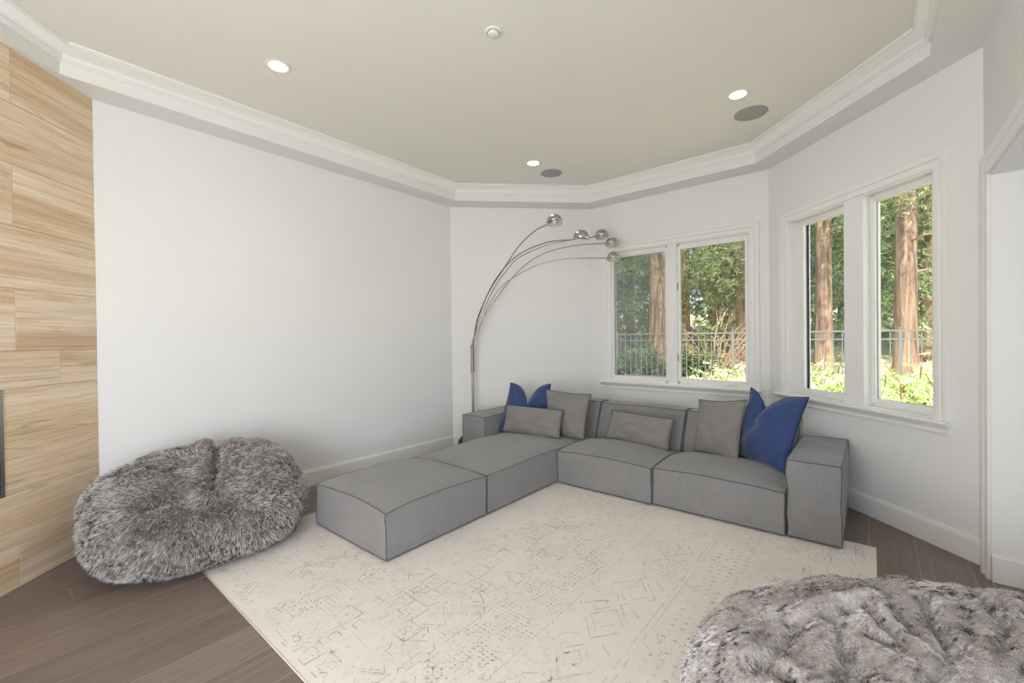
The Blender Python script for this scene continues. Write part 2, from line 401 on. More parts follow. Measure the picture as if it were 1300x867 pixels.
# floor: pale slab painting bevel highlights into the joints, planks laid along the diagonal
slab = G().prism([tuple(v) for v in OUT], -.10, -.0010).build('floor', M['oak_joint']); tag(slab, kind='structure')
def clip(poly, a, b):
    out = []; n = len(poly); dx, dy = b[0] - a[0], b[1] - a[1]
    side = lambda p: -(dx * (p[1] - a[1]) - dy * (p[0] - a[0]))
    for i in range(n):
        p, q = poly[i], poly[(i + 1) % n]; sp, sq = side(p), side(q)
        if sp >= 0: out.append(p)
        if sp * sq < 0:
            t_ = sp / (sp - sq); out.append((p[0] + (q[0] - p[0]) * t_, p[1] + (q[1] - p[1]) * t_))
    return out
UV = lambda u, v: ((u + v) * S2, (u - v) * S2)
rf = random.Random(3)
PW = .25; v0 = -2.02 - PW * 16
for k in range(34):
    va = v0 + k * PW; u = -5 + rf.uniform(0, 1.5)
    while u < 7.5:
        ln = rf.uniform(1.5, 2.4); ub = u + ln
        poly = [UV(u + .001, va + .0016), UV(ub - .0006, va + .0016), UV(ub - .0006, va + PW - .0016), UV(u + .0006, va + PW - .0016)]
        for i in range(7):
            if len(poly) >= 3: poly = clip(poly, ROOM[i], ROOM[(i + 1) % 7])
        if len(poly) >= 3:
            cx = sum(p[0] for p in poly) / len(poly); cy = sum(p[1] for p in poly) / len(poly)
            c_, s_ = cos(-pi / 4), sin(-pi / 4)
            loc = [((x - cx) * c_ - (y - cy) * s_, (x - cx) * s_ + (y - cy) * c_) for x, y in poly]
            G().prism(loc, -.0034, 0).build('floor_plank', M['oak'], slab, loc=(cx, cy, 0), rotz=pi / 4)
        u = ub

# ceiling: tray, soffit ring with fascia, crown moulding
ceil = G().prism([tuple(v) for v in OUT], Z_CEIL, Z_CEIL + .15).build('ceiling', M['ceiling']); tag(ceil, kind='structure')
g = G(); n7 = 7
for i in range(n7):
    j = (i + 1) % n7
    g.prism([tuple(v) for v in (ROOM[i], ROOM[j], TRAY[j], TRAY[i])], Z_SOF, Z_CEIL)
g.build('soffit', M['soffit'], ceil)
crown = [(0, 3.402), (.010, 3.402), (.013, 3.408), (.019, 3.410), (.019, 3.417), (.026, 3.420), (.028, 3.430), (.036, 3.450), (.050, 3.470),
         (.066, 3.484), (.070, 3.489), (.077, 3.491), (.077, 3.497), (.088, 3.500), (.090, Z_CEIL), (0, Z_CEIL)]
cr = G().sweep([tuple(v) for v in TRAY], crown, True, lambda x, y, h: (x, y, h)).build('trim_1', M['trim'], smooth='auto')
tag(cr, kind='structure')
# baseboards
bprof = [(0, 0), (.018, 0), (.018, .142), (.014, .150), (.013, .158), (.008, .166), (0, .166)]
def base(name, pts):
    tag(G().sweep(pts, bprof, False, lambda x, y, h: (x, y, h)).build(name, M['trim']), kind='structure')
base('baseboard_left', [ROOM[0] + Vector((.054, .054)), ROOM[1] - Vector((.0, .0)), ROOM[2], ROOM[3], ROOM[4], ROOM[4] - Vector((S2, S2)) * .07])
# front-left baseboard continues behind the camera
base('baseboard_front', [ROOM[4] - Vector((S2, S2)) * 3.53, ROOM[5], ROOM[5] + Vector((-.12, 0))])

# ---------------------------------------------------------------- fireplace wall of travertine tiles
rows = [0, .262, .582, .905, 1.223, 1.455, 1.842, 2.225, 2.60, 2.975, Z_SOF]
FB = (1.55, 2.853, .582, 1.223)     # firebox y0 y1 z0 z1
rt = random.Random(5)
for r in range(len(rows) - 1):
    z0, z1 = rows[r], rows[r + 1]
    off = {0: 2.935, 1: 2.55, 2: 2.55, 3: 2.55, 4: 3.22, 5: 2.935, 6: 2.55, 7: 2.935, 8: 2.55, 9: 2.935}[r]
    cuts = [3.512]; y = off
    while y > -1.05: cuts.append(y); y -= .76
    cuts.append(-1.08)
    for a, b in zip(cuts[:-1], cuts[1:]):
        segs = [(b, a)]
        if z0 >= FB[2] - .01 and z1 <= FB[3] + .01:
            segs = []
            if a > FB[1] and b < FB[1]: segs.append((FB[1], a))
            elif b >= FB[1]: segs.append((b, a))
            if b < FB[0] and a > FB[0]: segs.append((b, FB[0]))
            elif a <= FB[0]: segs.append((b, a))
        for y0, y1 in segs:
            if y1 - y0 < .02: continue
            j = .0012; d = rt.uniform(-.0007, .0007); yc, zc = (y0 + y1) / 2, (z0 + z1) / 2; hw, hh = (y1 - y0) / 2 - j, (z1 - z0) / 2 - j
            g = G(); e = .0015
            # box in local x = along wall (y), local y = out; chamfered front edge
            bx = .05 + d
            g.add([(-hw, 0, -hh), (hw, 0, -hh), (hw, 0, hh), (-hw, 0, hh), (-hw, -bx + e, -hh), (hw, -bx + e, -hh), (hw, -bx + e, hh), (-hw, -bx + e, hh),
                   (-hw + e, -bx, -hh + e), (hw - e, -bx, -hh + e), (hw - e, -bx, hh - e), (-hw + e, -bx, hh - e)],
                  [(0, 1, 2, 3), (0, 4, 5, 1), (1, 5, 6, 2), (2, 6, 7, 3), (3, 7, 4, 0), (4, 8, 9, 5), (5, 9, 10, 6), (6, 10, 11, 7), (7, 11, 8, 4), (8, 11, 10, 9)])
            g.build('stone_tile', M['travertine'], wfire, loc=(-2.848, yc, zc), rotz=pi / 2)
g = G().box((-2.849, -1.08, 0), (-2.802, 3.460, FB[2])).box((-2.849, -1.08, FB[3]), (-2.802, 3.460, Z_SOF))
g.box((-2.849, FB[1], FB[2]), (-2.802, 3.460, FB[3])).box((-2.849, -1.08, FB[2]), (-2.802, FB[0], FB[3]))
g.build('tile_backing', M['grout'], wfire)
fp = empty('fireplace_insert', (-2.800, (FB[0] + FB[1]) / 2, FB[2]), pi / 2)
tag(fp, 'black linear gas fireplace set in the travertine wall, at the left photo edge', 'fireplace')
hw = (FB[1] - FB[0]) / 2 - .002; hz = FB[3] - FB[2] - .002
g = G()
for a, b in (((-hw, -.006, .002), (-hw + .022, .05, hz)), ((hw - .022, -.006, .002), (hw, .05, hz)), ((-hw + .022, -.006, .002), (hw - .022, .05, .022)), ((-hw + .022, -.006, hz - .020), (hw - .022, .05, hz))): g.box(a, b)
g.build('trim_frame', M['chrome'], fp)
G().box((-hw + .022, .040, .022), (hw - .022, .05, hz - .02)).build('firebox', M['black'], fp)
G().box((-hw + .022, .006, .022), (hw - .022, .010, hz - .02)).build('glass_front', M['glass'], fp)
g = G()
for k in range(4): g.tube([(hw - .03, .025, .10 + k * .14), (-hw + .03, .025, .10 + k * .14)], .006, 6)
g.build('grate_bar', M['chrome'], fp)

# ---------------------------------------------------------------- windows
CAS = [(0, 0), (0, .014), (-.008, .020), (-.044, .020), (-.050, .015), (-.056, .026), (-.076, .032), (-.094, .032), (-.100, .024), (-.104, .0)]
def window(name, i, hole, rec, panes, zg, screen=False, crank=None):
    a, b = ROOM[i], ROOM[(i + 1) % 7]; d = (b - a).normalized()
    root = empty(name, (a.x, a.y, 0), math.atan2(d.y, d.x)); tag(root, kind='structure')
    s0, s1, z0, z1 = hole
    T = lambda x, z, h: (x, -h, z)          # local: x along wall, y outwards, z up
    G().sweep([(s1, z0), (s1, z1), (s0, z1), (s0, z0)][::-1], [(o, h) for o, h in CAS], False, T).build('casing', M['trim'], root, smooth='auto')
    # jamb lining of the reveal
    g = G(); th = .012
    g.box((s0, -.001, z0), (s0 + th, .155, z1)).box((s1 - th, -.001, z0), (s1, .155, z1)).box((s0 + th, -.001, z1 - th), (s1 - th, .155, z1)).box((s0 + th, -.0, z0), (s1 - th, .155, z0 + th))
    g.build('jamb', M['trim'], root)
    # stool and apron
    sp = [(0, .865), (.052, .865), (.060, .872), (.062, .884), (.056, .893), (0, .893)]
    e0, e1 = s0 - .165, s1 + .115
    g = G(); g.add([(e0, -o, z) for o, z in sp] + [(e1, -o, z) for o, z in sp], [tuple(range(6)), tuple(range(11, 5, -1))] + [(k, (k + 1) % 6, 6 + (k + 1) % 6, 6 + k) for k in range(6)])
    g.build('window_sill', M['trim'], root)
    ap = [(0, .800), (.018, .800), (.020, .812), (.014, .818), (.016, .832), (.026, .846), (.034, .858), (.036, .865), (0, .865)]
    n = len(ap); g = G(); g.add([(e0 + .02, -o, z) for o, z in ap] + [(e1 - .02, -o, z) for o, z in ap], [tuple(range(n)), tuple(range(2 * n - 1, n - 1, -1))] + [(k, (k + 1) % n, n + (k + 1) % n, n + k) for k in range(n)])
    g.build('apron', M['trim'], root)
    # frame: fills between opening and the two panes
    (p0, p1), (q0, q1) = panes; g0, g1 = zg; f0 = rec - .028; f1 = rec + .05
    g = G(); A, B = s0 + th, s1 - th; Zb, Zt = z0 + th, z1 - th
    for x0, x1, y0, y1 in ((A, p0, Zb, Zt), (q1, B, Zb, Zt), (p0, p1, Zb, g0), (q0, q1, Zb, g0), (p0, p1, g1, Zt), (q0, q1, g1, Zt)):
        g.box((x0, f0 + .012, y0), (x1, f1, y1))
    g.build('window_frame', M['trim'], root)
    G().box((p1 + .028, min(0.0, f0 - .02), Zb), (q0 - .028, f1, Zt)).build('mullion', M['trim'], root)
    for (x0, x1) in panes:
        g = G(); w = .026
        for a_, b_ in (((x0 - w, f0, g0 - w), (x0, f1 - .01, g1 + w)), ((x1, f0, g0 - w), (x1 + w, f1 - .01, g1 + w)), ((x0, f0, g0 - w), (x1, f1 - .01, g0)), ((x0, f0, g1), (x1, f1 - .01, g1 + w))): g.box(a_, b_)
        # glazing bead
        for a_, b_ in (((x0, f0 + .008, g0), (x0 + .006, rec, g1)), ((x1 - .006, f0 + .008, g0), (x1, rec, g1)), ((x0 + .006, f0 + .008, g0), (x1 - .006, rec, g0 + .005)), ((x0 + .006, f0 + .008, g1 - .008), (x1 - .006, rec, g1))): g.box(a_, b_)
        s_ = g.build('sash', M['trim'], root)
        g = G()
        for a_, b_ in (((x0, rec, g0), (x0 + .010, rec + .006, g1)), ((x0 + .010, rec, g1 - .010), (x1, rec + .006, g1))): g.box(a_, b_)
        gk = g.build('gasket', M['gasket'], root)
        G().box((x0, rec + .008, g0), (x1, rec + .012, g1)).build('pane', M['glass'], root)
    if screen:
        G().box((p0, rec + .030, g0), (p1, rec + .0305, g1)).build('insect_screen', M['screen'], root)
    if crank:
        x, z = crank
        G().box((x - .07, f0 - .018, z - .008), (x + .07, f0, z + .012)).tube([(x - .03, f0 - .02, z + .004), (x + .045, f0 - .03, z + .006)], .006, 8).build('crank_handle', M['trim'], root, smooth='auto')
        for zz in (1.23, 2.12):
            G().box((q0 - .030, f0 - .010, zz - .045), (q0 - .014, f0, zz + .045)).tube([(q0 - .022, f0 - .012, zz - .03), (q0 - .022, f0 - .022, zz + .04)], .004, 6).build('latch', M['nickel'], root)
    return root
t = NT('blue_grey_gasket'); t.bsdf((.20, .24, .27, 1), .5); M['gasket'] = t.m
window('window_1', 2, WB, .05, [(LB - 1.876, LB - 1.149), (LB - .975, LB - .238)], (.967, 2.59), True, (LB - .40, .925))
window('window_2', 3, WC, .09, [(.413, .932), (1.176, 1.639)], (.957, 2.60))

# ---------------------------------------------------------------- cased opening to the passage (right edge)
a, b = ROOM[4], ROOM[5]; d = (b - a).normalized()
dr = empty('door_1', (a.x, a.y, 0), math.atan2(d.y, d.x)); tag(dr, kind='structure')
G().sweep([(.20, 0), (.20, 2.455), (3.40, 2.455), (3.40, 0)], [(-o - .104 + .104, h) for o, h in []] or [(-x, h) for x, h in [(0, 0), (0, .014), (.008, .020), (.056, .020), (.062, .015), (.070, .026), (.090, .032), (.104, .032), (.110, .024), (.114, 0)]], False, lambda x, z, h: (x, -h, z)).build('casing', M['trim'], dr, smooth='auto')
g = G(); g.box((.19, .0, 0), (.212, .165, 2.443)).box((3.388, .0, 0), (3.41, .165, 2.443)).box((.19, 0, 2.443), (3.41, .165, 2.465)); g.build('jamb', M['trim'], dr)
g = G(); g.box((.08, .165, -.1), (.210, 1.75, 2.60)).box((3.39, .165, -.1), (3.52, 1.75, 2.60)).box((.08, 1.75, -.1), (3.52, 1.9, 2.60)).box((.210, .165, 2.445), (3.40, 1.75, 2.60))
g.build('passage_wall', M['passage'], dr)
G().box((.20, .005, -.1), (3.40, 1.75, -.0005)).build('passage_floor', M['oak'], dr)
G().box((.20, .0, 0), (.226, 1.75, .15)).box((.20, .0, .15), (.218, 1.75, .162)).build('baseboard', M['trim'], dr)
# unseen window added behind the camera to go with the rear fill
a, b = ROOM[5], ROOM[6]; d = (b - a).normalized()
w3 = empty('added_rear_window', (a.x, a.y, 0), math.atan2(d.y, d.x)); tag(w3, kind='structure')
g = G()
for x0, x1, z0, z1 in ((.15, .22, 0, 2.75), (2.28, 2.35, 0, 2.75), (1.21, 1.29, .08, 2.67), (.22, 2.28, 0, .08), (.22, 2.28, 2.67, 2.75)): g.box((x0, .03, z0), (x1, .11, z1))
g.build('window_frame', M['trim'], w3)
for x0, x1 in ((.22, 1.21), (1.29, 2.28)): G().box((x0, .065, .08), (x1, .07, 2.67)).build('pane', M['glass'], w3)

# ================================================================ CEILING FIXTURES
def downlight(x, y, label):
    o = empty('ceiling_downlight', (x, y, Z_CEIL)); tag(o, label, 'ceiling light', 'recessed ceiling lights')
    G().lathe([(.062, -.001), (.086, -.001), (.088, -.003), (.080, -.006), (.066, -.005), (.063, -.003), (.062, -.001)], 40, cap=False).build('trim_ring', M['plastic_white'], o, smooth=True)
    G().lathe([(.0005, -.0025), (.0635, -.0025), (.0635, -.0012), (.0005, -.0012)], 40, cap=False).build('diffuser', M['diffuser'], o)
    l = bpy.data.lights.new('downlight', 'SPOT'); l.energy = 9; l.spot_size = radians(130); l.spot_blend = .7; l.shadow_soft_size = .07; l.color = (1, .92, .82)
    lo = bpy.data.objects.new('downlight_beam', l); COL.objects.link(lo); lo.parent = o; lo.location = (0, 0, -.03)
downlight(-1.394, 3.334, 'lit recessed downlight at the left of the ceiling')
downlight(0.728, 4.963, 'lit recessed downlight at the far end of the ceiling, above the arc lamp')
downlight(2.240, 3.447, 'lit recessed downlight at the right, beside the larger speaker grille')
def speaker(x, y, r, label):
    o = empty('ceiling_speaker', (x, y, Z_CEIL)); tag(o, label, 'speaker', 'round ceiling speakers')
    G().lathe([(.0005, -.0045), (r * .96, -.0045), (r * .965, -.001)], 48, cap=False).build('grille', M['grille'], o, smooth='auto')
    G().lathe([(r * .965, -.001), (r * .965, -.006), (r, -.005), (r, -.001)], 48, cap=False).build('rim', M['grille'], o, smooth=True)
speaker(0.993, 5.251, .128, 'round grey speaker grille at the far end of the ceiling')
speaker(2.546, 3.727, .137, 'round grey speaker grille in the ceiling, above the right window')
sd = empty('smoke_detector', (.163, 2.857, Z_CEIL)); tag(sd, 'small white round smoke detector in the middle of the ceiling', 'smoke detector')
G().lathe([(.056, -.0005), (.057, -.006), (.052, -.010), (.040, -.011)], 40, cap=False).build('base_plate', M['plastic_white'], sd, smooth=True)
G().lathe([(.036, -.011), (.036, -.018), (.030, -.025), (.018, -.028), (.0005, -.029)], 40, cap=False).build('cap', M['plastic_white'], sd, smooth=True)

# ================================================================ SOFA MODULES  (local x = along the sofa, y = towards its back)
def grid_face(g, f, n, m):
    vs = [f(i / n * 2 - 1, j / m * 2 - 1) for j in range(m + 1) for i in range(n + 1)]
    g.add(vs, [(j * (n + 1) + i, j * (n + 1) + i + 1, (j + 1) * (n + 1) + i + 1, (j + 1) * (n + 1) + i) for j in range(m) for i in range(n)])
def soft_box(lo, hi, crown=.04, arc=.02, bulge=.012, lean=0.0, seed=0, wr=.004, n=14):
    """mesh of a stuffed box + its piping lines; lean shifts the top in y"""
    lo = Vector(lo); hi = Vector(hi); c = (lo + hi) / 2; h = (hi - lo) / 2
    def P(a, b, t_):
        x = c.x + h.x * a; y = c.y + h.y * b; z = c.z + h.z * t_
        q = 1 - t_ * t_; ea = max(0, 1 - a * a); eb = max(0, 1 - b * b)
        x += bulge * a * q * eb * 1.0; y += bulge * b * q * ea
        tt = (t_ + 1) / 2
        if abs(a) > .999 or abs(b) > .999: k = arc * (ea if abs(b) > .999 else eb)
        else: k = arc * (ea * abs(b) ** 4 + eb * abs(a) ** 4) + (crown) * (ea * eb) ** .55
        edge = arc * (ea * abs(b) ** 6 + eb * abs(a) ** 6)
        z += (max(k, edge)) * tt ** 2
        y += lean * tt
        w = mnoise.noise(Vector((x * 4 + seed, y * 4, z * 5))) * wr * 1.9 + mnoise.noise(Vector((x * 11 + seed, y * 11, z * 9))) * wr * .8
        x += w * (1 if abs(a) > .6 else .3) * (1 - abs(t_) ** 6); y += w * (1 - abs(t_) ** 6); z += w * .8 * (1 if t_ > -.5 else 0)
        return (x, y, z)
    g = G()
    grid_face(g, lambda a, b: P(a, b, 1), n, n); grid_face(g, lambda a, b: P(-a, b, -1), n, n)
    grid_face(g, lambda a, b: P(a, -1, b), n, 8); grid_face(g, lambda a, b: P(-a, 1, b), n, 8)
    grid_face(g, lambda a, b: P(1, a, b), n, 8); grid_face(g, lambda a, b: P(-1, -a, b), n, 8)
    R = [i / 16 * 2 - 1 for i in range(17)]; pip = []
    for t_ in (1, -1):
        loop = [P(a, -1, t_) for a in R] + [P(1, b, t_) for b in R[1:]] + [P(-a, 1, t_) for a in R[1:]] + [P(-1, -b, t_) for b in R[1:-1]]
        pip.append((loop, True))
    for a in (-1, 1):
        for b in (-1, 1): pip.append(([P(a, b, t_) for t_ in R], False))
    return g, pip
def add_soft(root, name, lo, hi, mat, pmat, pr=.0040, pipe_name='piping', **kw):
    g, pip = soft_box(lo, hi, **kw)
    o = g.build(name, mat, root, smooth='auto')
    gp = G()
    for pts, cl in pip: gp.tube(pts, pr, 5, closed=cl)
    gp.build(pipe_name, pmat, o, smooth=True)
    return o
def feet(root, x0, x1, y0, y1):
    for x in (x0 + .08, x1 - .08):
        for y in (y0 + .08, y1 - .08): G().lathe([(.025, .0085), (.03, .03)], 12).build('foot', M['black'], root, loc=(x, y, 0))
RZ = -pi / 4
FH = .022
def module(name, u, v, label):
    x, y = UV(u, v); o = empty(name, (x, y, 0), RZ); tag(o, label, 'sofa', 'grey modular sofa pieces'); return o
W1 = .962
# ottoman at the open end
o = module('sofa_ottoman', 1.665, -3.462, 'grey linen square ottoman at the near left end of the sectional sofa')
add_soft(o, 'cushion_block', (0, 0, FH), (W1, .975, .335), M['sofa'], M['sofa_pipe'], crown=.074, arc=.026, bulge=.012, seed=1)
feet(o, 0, W1, 0, .975)
# chaise
o = module('sofa_chaise', 2.655, -3.462, 'grey linen chaise section of the sofa, with low arm at its far left')
add_soft(o, 'seat', (0, 0, FH), (W1, 1.735, .338), M['sofa'], M['sofa_pipe'], crown=.066, arc=.014, bulge=.012, seed=2, n=18)
add_soft(o, 'backrest', (.0, 1.745, FH), (W1 + .0, 1.955, .722), M['sofa'], M['sofa_pipe'], crown=.016, arc=.008, bulge=.015, lean=.26, seed=3)
add_soft(o, 'armrest', (-.372, 1.00, FH), (-.008, 1.925, .574), M['sofa'], M['sofa_pipe'], crown=.012, arc=.006, bulge=.010, seed=4)
feet(o, 0, W1, 0, 2.0)
# middle seat
o = module('sofa_section', 3.70, -2.488, 'grey linen armless sofa section in the middle, below the left window')
add_soft(o, 'seat', (0, .0, FH), (.985, .70, .330), M['sofa'], M['sofa_pipe'], crown=.088, arc=.022, bulge=.016, seed=5)
add_soft(o, 'backrest', (.005, .70, FH), (.975, .91, .712), M['sofa'], M['sofa_pipe'], crown=.016, arc=.008, bulge=.022, lean=.26, seed=6)
feet(o, 0, .98, 0, 1.0)
# right seat with arm
o = module('sofa_end_section', 3.72, -1.492, 'grey linen sofa section with a wide block arm at its right end')
add_soft(o, 'seat', (0, .0, FH), (.992, .70, .330), M['sofa'], M['sofa_pipe'], crown=.088, arc=.022, bulge=.016, seed=7)
add_soft(o, 'backrest', (.005, .68, FH), (.985, .89, .712), M['sofa'], M['sofa_pipe'], crown=.016, arc=.008, bulge=.022, lean=.26, seed=8)
add_soft(o, 'armrest', (1.006, .02, FH), (1.328, 1.015, .578), M['sofa'], M['sofa_pipe'], crown=.012, arc=.003, bulge=.012, seed=9, wr=.008)
feet(o, 0, .98, 0, 1.0)

# ================================================================ CUSHIONS
def cushion(name, label, cat_group, BL, BR, TR, TL, thick, mat, pmat, chop=0.0, pull=.05, seed=0, n=22, ear=0.0, chopx=0.0, wr=1.0):
    BL, BR, TR, TL = map(Vector, (BL, BR, TR, TL)); c = (BL + BR + TR + TL) / 4
    X = ((BR - BL) + (TR - TL)).normalized(); Y = ((TL - BL) + (TR - BR)).normalized(); N = X.cross(Y).normalized()
    def base_pt(a, b):
        p = (1 - a) * (1 - b) * BL + (1 + a) * (1 - b) * BR + (1 + a) * (1 + b) * TR + (1 - a) * (1 + b) * TL; p = p / 4
        wid = ((BR - BL).length + (TR - TL).length) / 2; hei = ((TL - BL).length + (TR - BR).length) / 2
        # sides pulled in between the corners
        p -= X * a * pull * wid * (1 - b * b); p -= Y * b * pull * hei * (1 - a * a) * (.35 if b < 0 else 1)
        if chop:
            p -= Y * chop * math.exp(-abs((a - chopx) / .42) ** 1.15 * 1.6) * max(0, (b + 1) / 2) ** 2.2
        return p
    def pt(a, b, s_):
        p = base_pt(a, b); prof = (max(0, 1 - abs(a) ** 2.6) * max(0, 1 - abs(b) ** 2.6)) ** .74
        w = mnoise.noise(Vector((a * 1.8 + seed, b * 1.8, s_ * 3.0))) * .30 + mnoise.noise(Vector((a * 5 + seed * 3, b * 3, s_ * 5))) * .12
        # folds radiating from the corners
        fold = 0
        for ca in (-1, 1):
            for cb in (-1, 1):
                dx, dy = a - ca, b - cb; r = math.hypot(dx, dy)
                fold += .17 * sin(math.atan2(dy, dx) * 13 + seed) * math.exp(-((r - .35) / .28) ** 2)
        k = 1 + (w + fold) * wr
        if chop: k -= .55 * math.exp(-((a - chopx) / .20) ** 2) * max(0, b + .1) ** .8
        q = p + N * (s_ * thick * .66 * prof * max(.05, k))
        return q
    g = G(); loc = (BL + BR) / 2
    cz = Vector((loc.x, loc.y, loc.z))
    grid_face(g, lambda a, b: pt(a, b, 1) - cz, n, n); grid_face(g, lambda a, b: pt(-a, b, -1) - cz, n, n)
    o = g.build(name, mat, None, smooth=True, loc=cz)
    bm = bmesh.new(); bm.from_mesh(o.data); bmesh.ops.remove_doubles(bm, verts=bm.verts, dist=1e-5); bmesh.ops.recalc_face_normals(bm, faces=bm.faces); bm.to_mesh(o.data); bm.free(); o.data.shade_smooth()
    R = [i / n * 2 - 1 for i in range(n + 1)]
    loop = [base_pt(a, -1) for a in R] + [base_pt(1, b) for b in R[1:]] + [base_pt(-a, 1) for a in R[1:]] + [base_pt(-1, -b) for b in R[1:-1]]
    G().tube([p - cz for p in loop], .0045, 6, closed=True).build('seam', pmat, o, smooth=True)
    tag(o, label, 'cushion', cat_group); return o
PG = 'scatter cushions on the sofa'
cushion('throw_cushion', 'blue linen square cushion in the far left corner of the sofa', PG, (.285, 5.196, .375), (.90, 5.07, .375), (.955, 5.25, .935), (.470, 5.33, .950), .17, M['blue'], M['blue_pipe'], chop=.24, seed=11, pull=.03)
cushion('throw_cushion', 'grey square cushion behind the small cushion, leaning on the chaise backrest', PG, (.86, 4.98, .385), (1.205, 4.64, .372), (1.315, 4.72, .862), (.865, 5.075, .885), .15, M['pillow'], M['pillow_pipe'], seed=12, pull=.03)
cushion('lumbar_cushion', 'small oblong grey cushion in front of the far blue cushion', PG, (.344, 5.129, .398), (.945, 4.675, .390), (1.007, 4.734, .690), (.404, 5.172, .703), .13, M['pillow'], M['pillow_pipe'], seed=13, pull=.02)
cushion('lumbar_cushion', 'small oblong grey cushion lying against the middle sofa backrest', PG, (1.445, 4.638, .392), (1.903, 4.080, .375), (1.985, 4.113, .672), (1.529, 4.668, .690), .13, M['pillow'], M['pillow_pipe'], seed=14, pull=.02)
cushion('throw_cushion', 'grey square cushion leaning beside the big blue cushion at the right', PG, (2.151, 4.055, .378), (2.329, 3.625, .378), (2.455, 3.68, .920), (2.264, 4.15, .862), .14, M['pillow'], M['pillow_pipe'], seed=15, pull=.035)
cushion('throw_cushion', 'large blue linen cushion dented on top, against the right arm', PG, (2.471, 3.85, .375), (2.500, 3.270, .372), (2.668, 3.215, 1.0), (2.600, 3.83, 1.02), .20, M['blue'], M['blue_pipe'], chop=.20, seed=16, pull=.035, chopx=-.25)

# ================================================================ ARC LAMP
lamp = empty('arc_lamp', (0, 5.80, 0)); tag(lamp, 'brushed nickel five-arm arc floor lamp behind the far left corner of the sofa', 'floor lamp')
lz = Vector((0, 5.80, 0))
G().lathe([(.0005, 0), (.205, 0), (.21, .006), (.21, .10), (.20, .15), (.16, .195), (.09, .225), (.03, .235), (.0005, .236)], 40, cap=False).build('base', M['marble'], lamp, smooth='auto')
G().lathe([(.018, .232), (.030, .232), (.030, .25), (.0165, .262), (.0165, .80), (.0185, .802), (.0185, .82), (.0165, .822), (.0165, 1.17)], 20).build('pole', M['nickel_dark'], lamp, smooth='auto')
g = G()
for k in range(5):
    th = 2 * pi * k / 5; g.tube([(.019 * cos(th), .019 * sin(th), 1.05), (.019 * cos(th), .019 * sin(th), 1.40)], .0072, 8)
g.lathe([(.026, 1.05), (.028, 1.053), (.028, 1.065), (.026, 1.068)], 20); g.lathe([(.026, 1.375), (.028, 1.378), (.028, 1.39), (.026, 1.393)], 20)
g.build('arm_holder', M['nickel_dark'], lamp, smooth='auto')
ARMS = [
    ((.917, 4.70, 2.784), [(.061, 5.727, 1.724), (.214, 5.543, 2.079), (.384, 5.339, 2.334), (.569, 5.118, 2.594), (.739, 4.914, 2.728), (.845, 4.787, 2.758)], 'a'),
    ((1.215, 4.70, 2.620), [(.071, 5.735, 1.725), (.247, 5.577, 2.153), (.448, 5.394, 2.416), (.637, 5.223, 2.546), (.888, 4.996, 2.612), (1.142, 4.766, 2.594)], 'b'),
    ((1.678, 5.45, 2.815), [(.093, 5.781, 1.726), (.285, 5.741, 2.141), (.452, 5.706, 2.376), (.628, 5.669, 2.557), (.964, 5.599, 2.70), (1.324, 5.524, 2.768), (1.57, 5.472, 2.789)], 'c'),
    ((1.796, 5.40, 2.702), [(.103, 5.777, 1.684), (.345, 5.723, 2.055), (.625, 5.661, 2.385), (.931, 5.593, 2.59), (1.319, 5.506, 2.683), (1.699, 5.421, 2.698)], 'd'),
    ((1.781, 5.30, 2.500), [(.123, 5.765, 1.684), (.22, 5.738, 1.932), (.438, 5.677, 2.216), (.832, 5.567, 2.432), (1.213, 5.459, 2.506), (1.679, 5.329, 2.493)], 'e')]
for k, (H, pts, key) in enumerate(ARMS):
    th = 2 * pi * k / 5; st = Vector((.019 * cos(th), .019 * sin(th), 1.39)); H = Vector(H) - lz
    P = [st] + [Vector(p) - lz for p in pts]
    arm = G().tube(spline(P, 10), .0068, 8).build('arm', M['nickel_dark'], lamp, smooth=True)
    end = P[-1]; dr_ = (H - end); dr_.z = 0; dr_ = dr_.normalized() if dr_.length > 1e-3 else Vector((1, 0, 0))
    # shade: domed bowl, opening downwards and tipped towards the room
    az = math.atan2(dr_.y, dr_.x)
    tilt = {'a': (-.24, .0), 'b': (.16, .08), 'c': (-.20, .0), 'd': (-.18, .0), 'e': (-.18, .0)}[key]
    Mx = Matrix.Translation(H) @ Matrix.Rotation(tilt[0], 4, 'X') @ Matrix.Rotation(tilt[1], 4, 'Y')
    r = .088
    dome = [(.0005, .066), (.022, .064), (.044, .056), (.064, .042), (.079, .022), (.087, .0), (.088, -.018), (.084, -.034), (.0825, -.034), (.0855, -.018), (.0845, .0), (.0765, .021), (.062, .040), (.043, .0535), (.0005, .063)]
    sh = G().lathe(dome, 36, Mx, cap=False).build('lamp_shade', M['nickel'], lamp, smooth=True)
    G().lathe([(.0005, .061), (.042, .052), (.061, .0385), (.0755, .0195), (.0835, -.001), (.0843, -.018), (.0815, -.033)], 36, Mx, cap=False).build('lining', M['lining'], sh, smooth=True)
    G().lathe([(.0005, .03), (.012, .03), (.014, .015), (.024, -.002), (.026, -.012), (.018, -.026), (.0005, -.031)], 20, Mx, cap=False).build('bulb', M['bulb'], sh, smooth=True)
    side = H - dr_ * .080 + Vector((0, 0, -.006))
    G().tube(spline([end, end.lerp(side, .5), side, H - dr_ * .02 + Vector((0, 0, .02))], 4), [.0075] * 13, 8).build('socket_neck', M['nickel_dark'], arm, smooth=True)

# ================================================================ RUG (local x = along u, y = along v)
RU0, RU1, RV0, RV1 = .858, 3.93, -3.72, .018
cx, cy = UV((RU0 + RU1) / 2, (RV0 + RV1) / 2); hx, hy = (RU1 - RU0) / 2, (RV1 - RV0) / 2
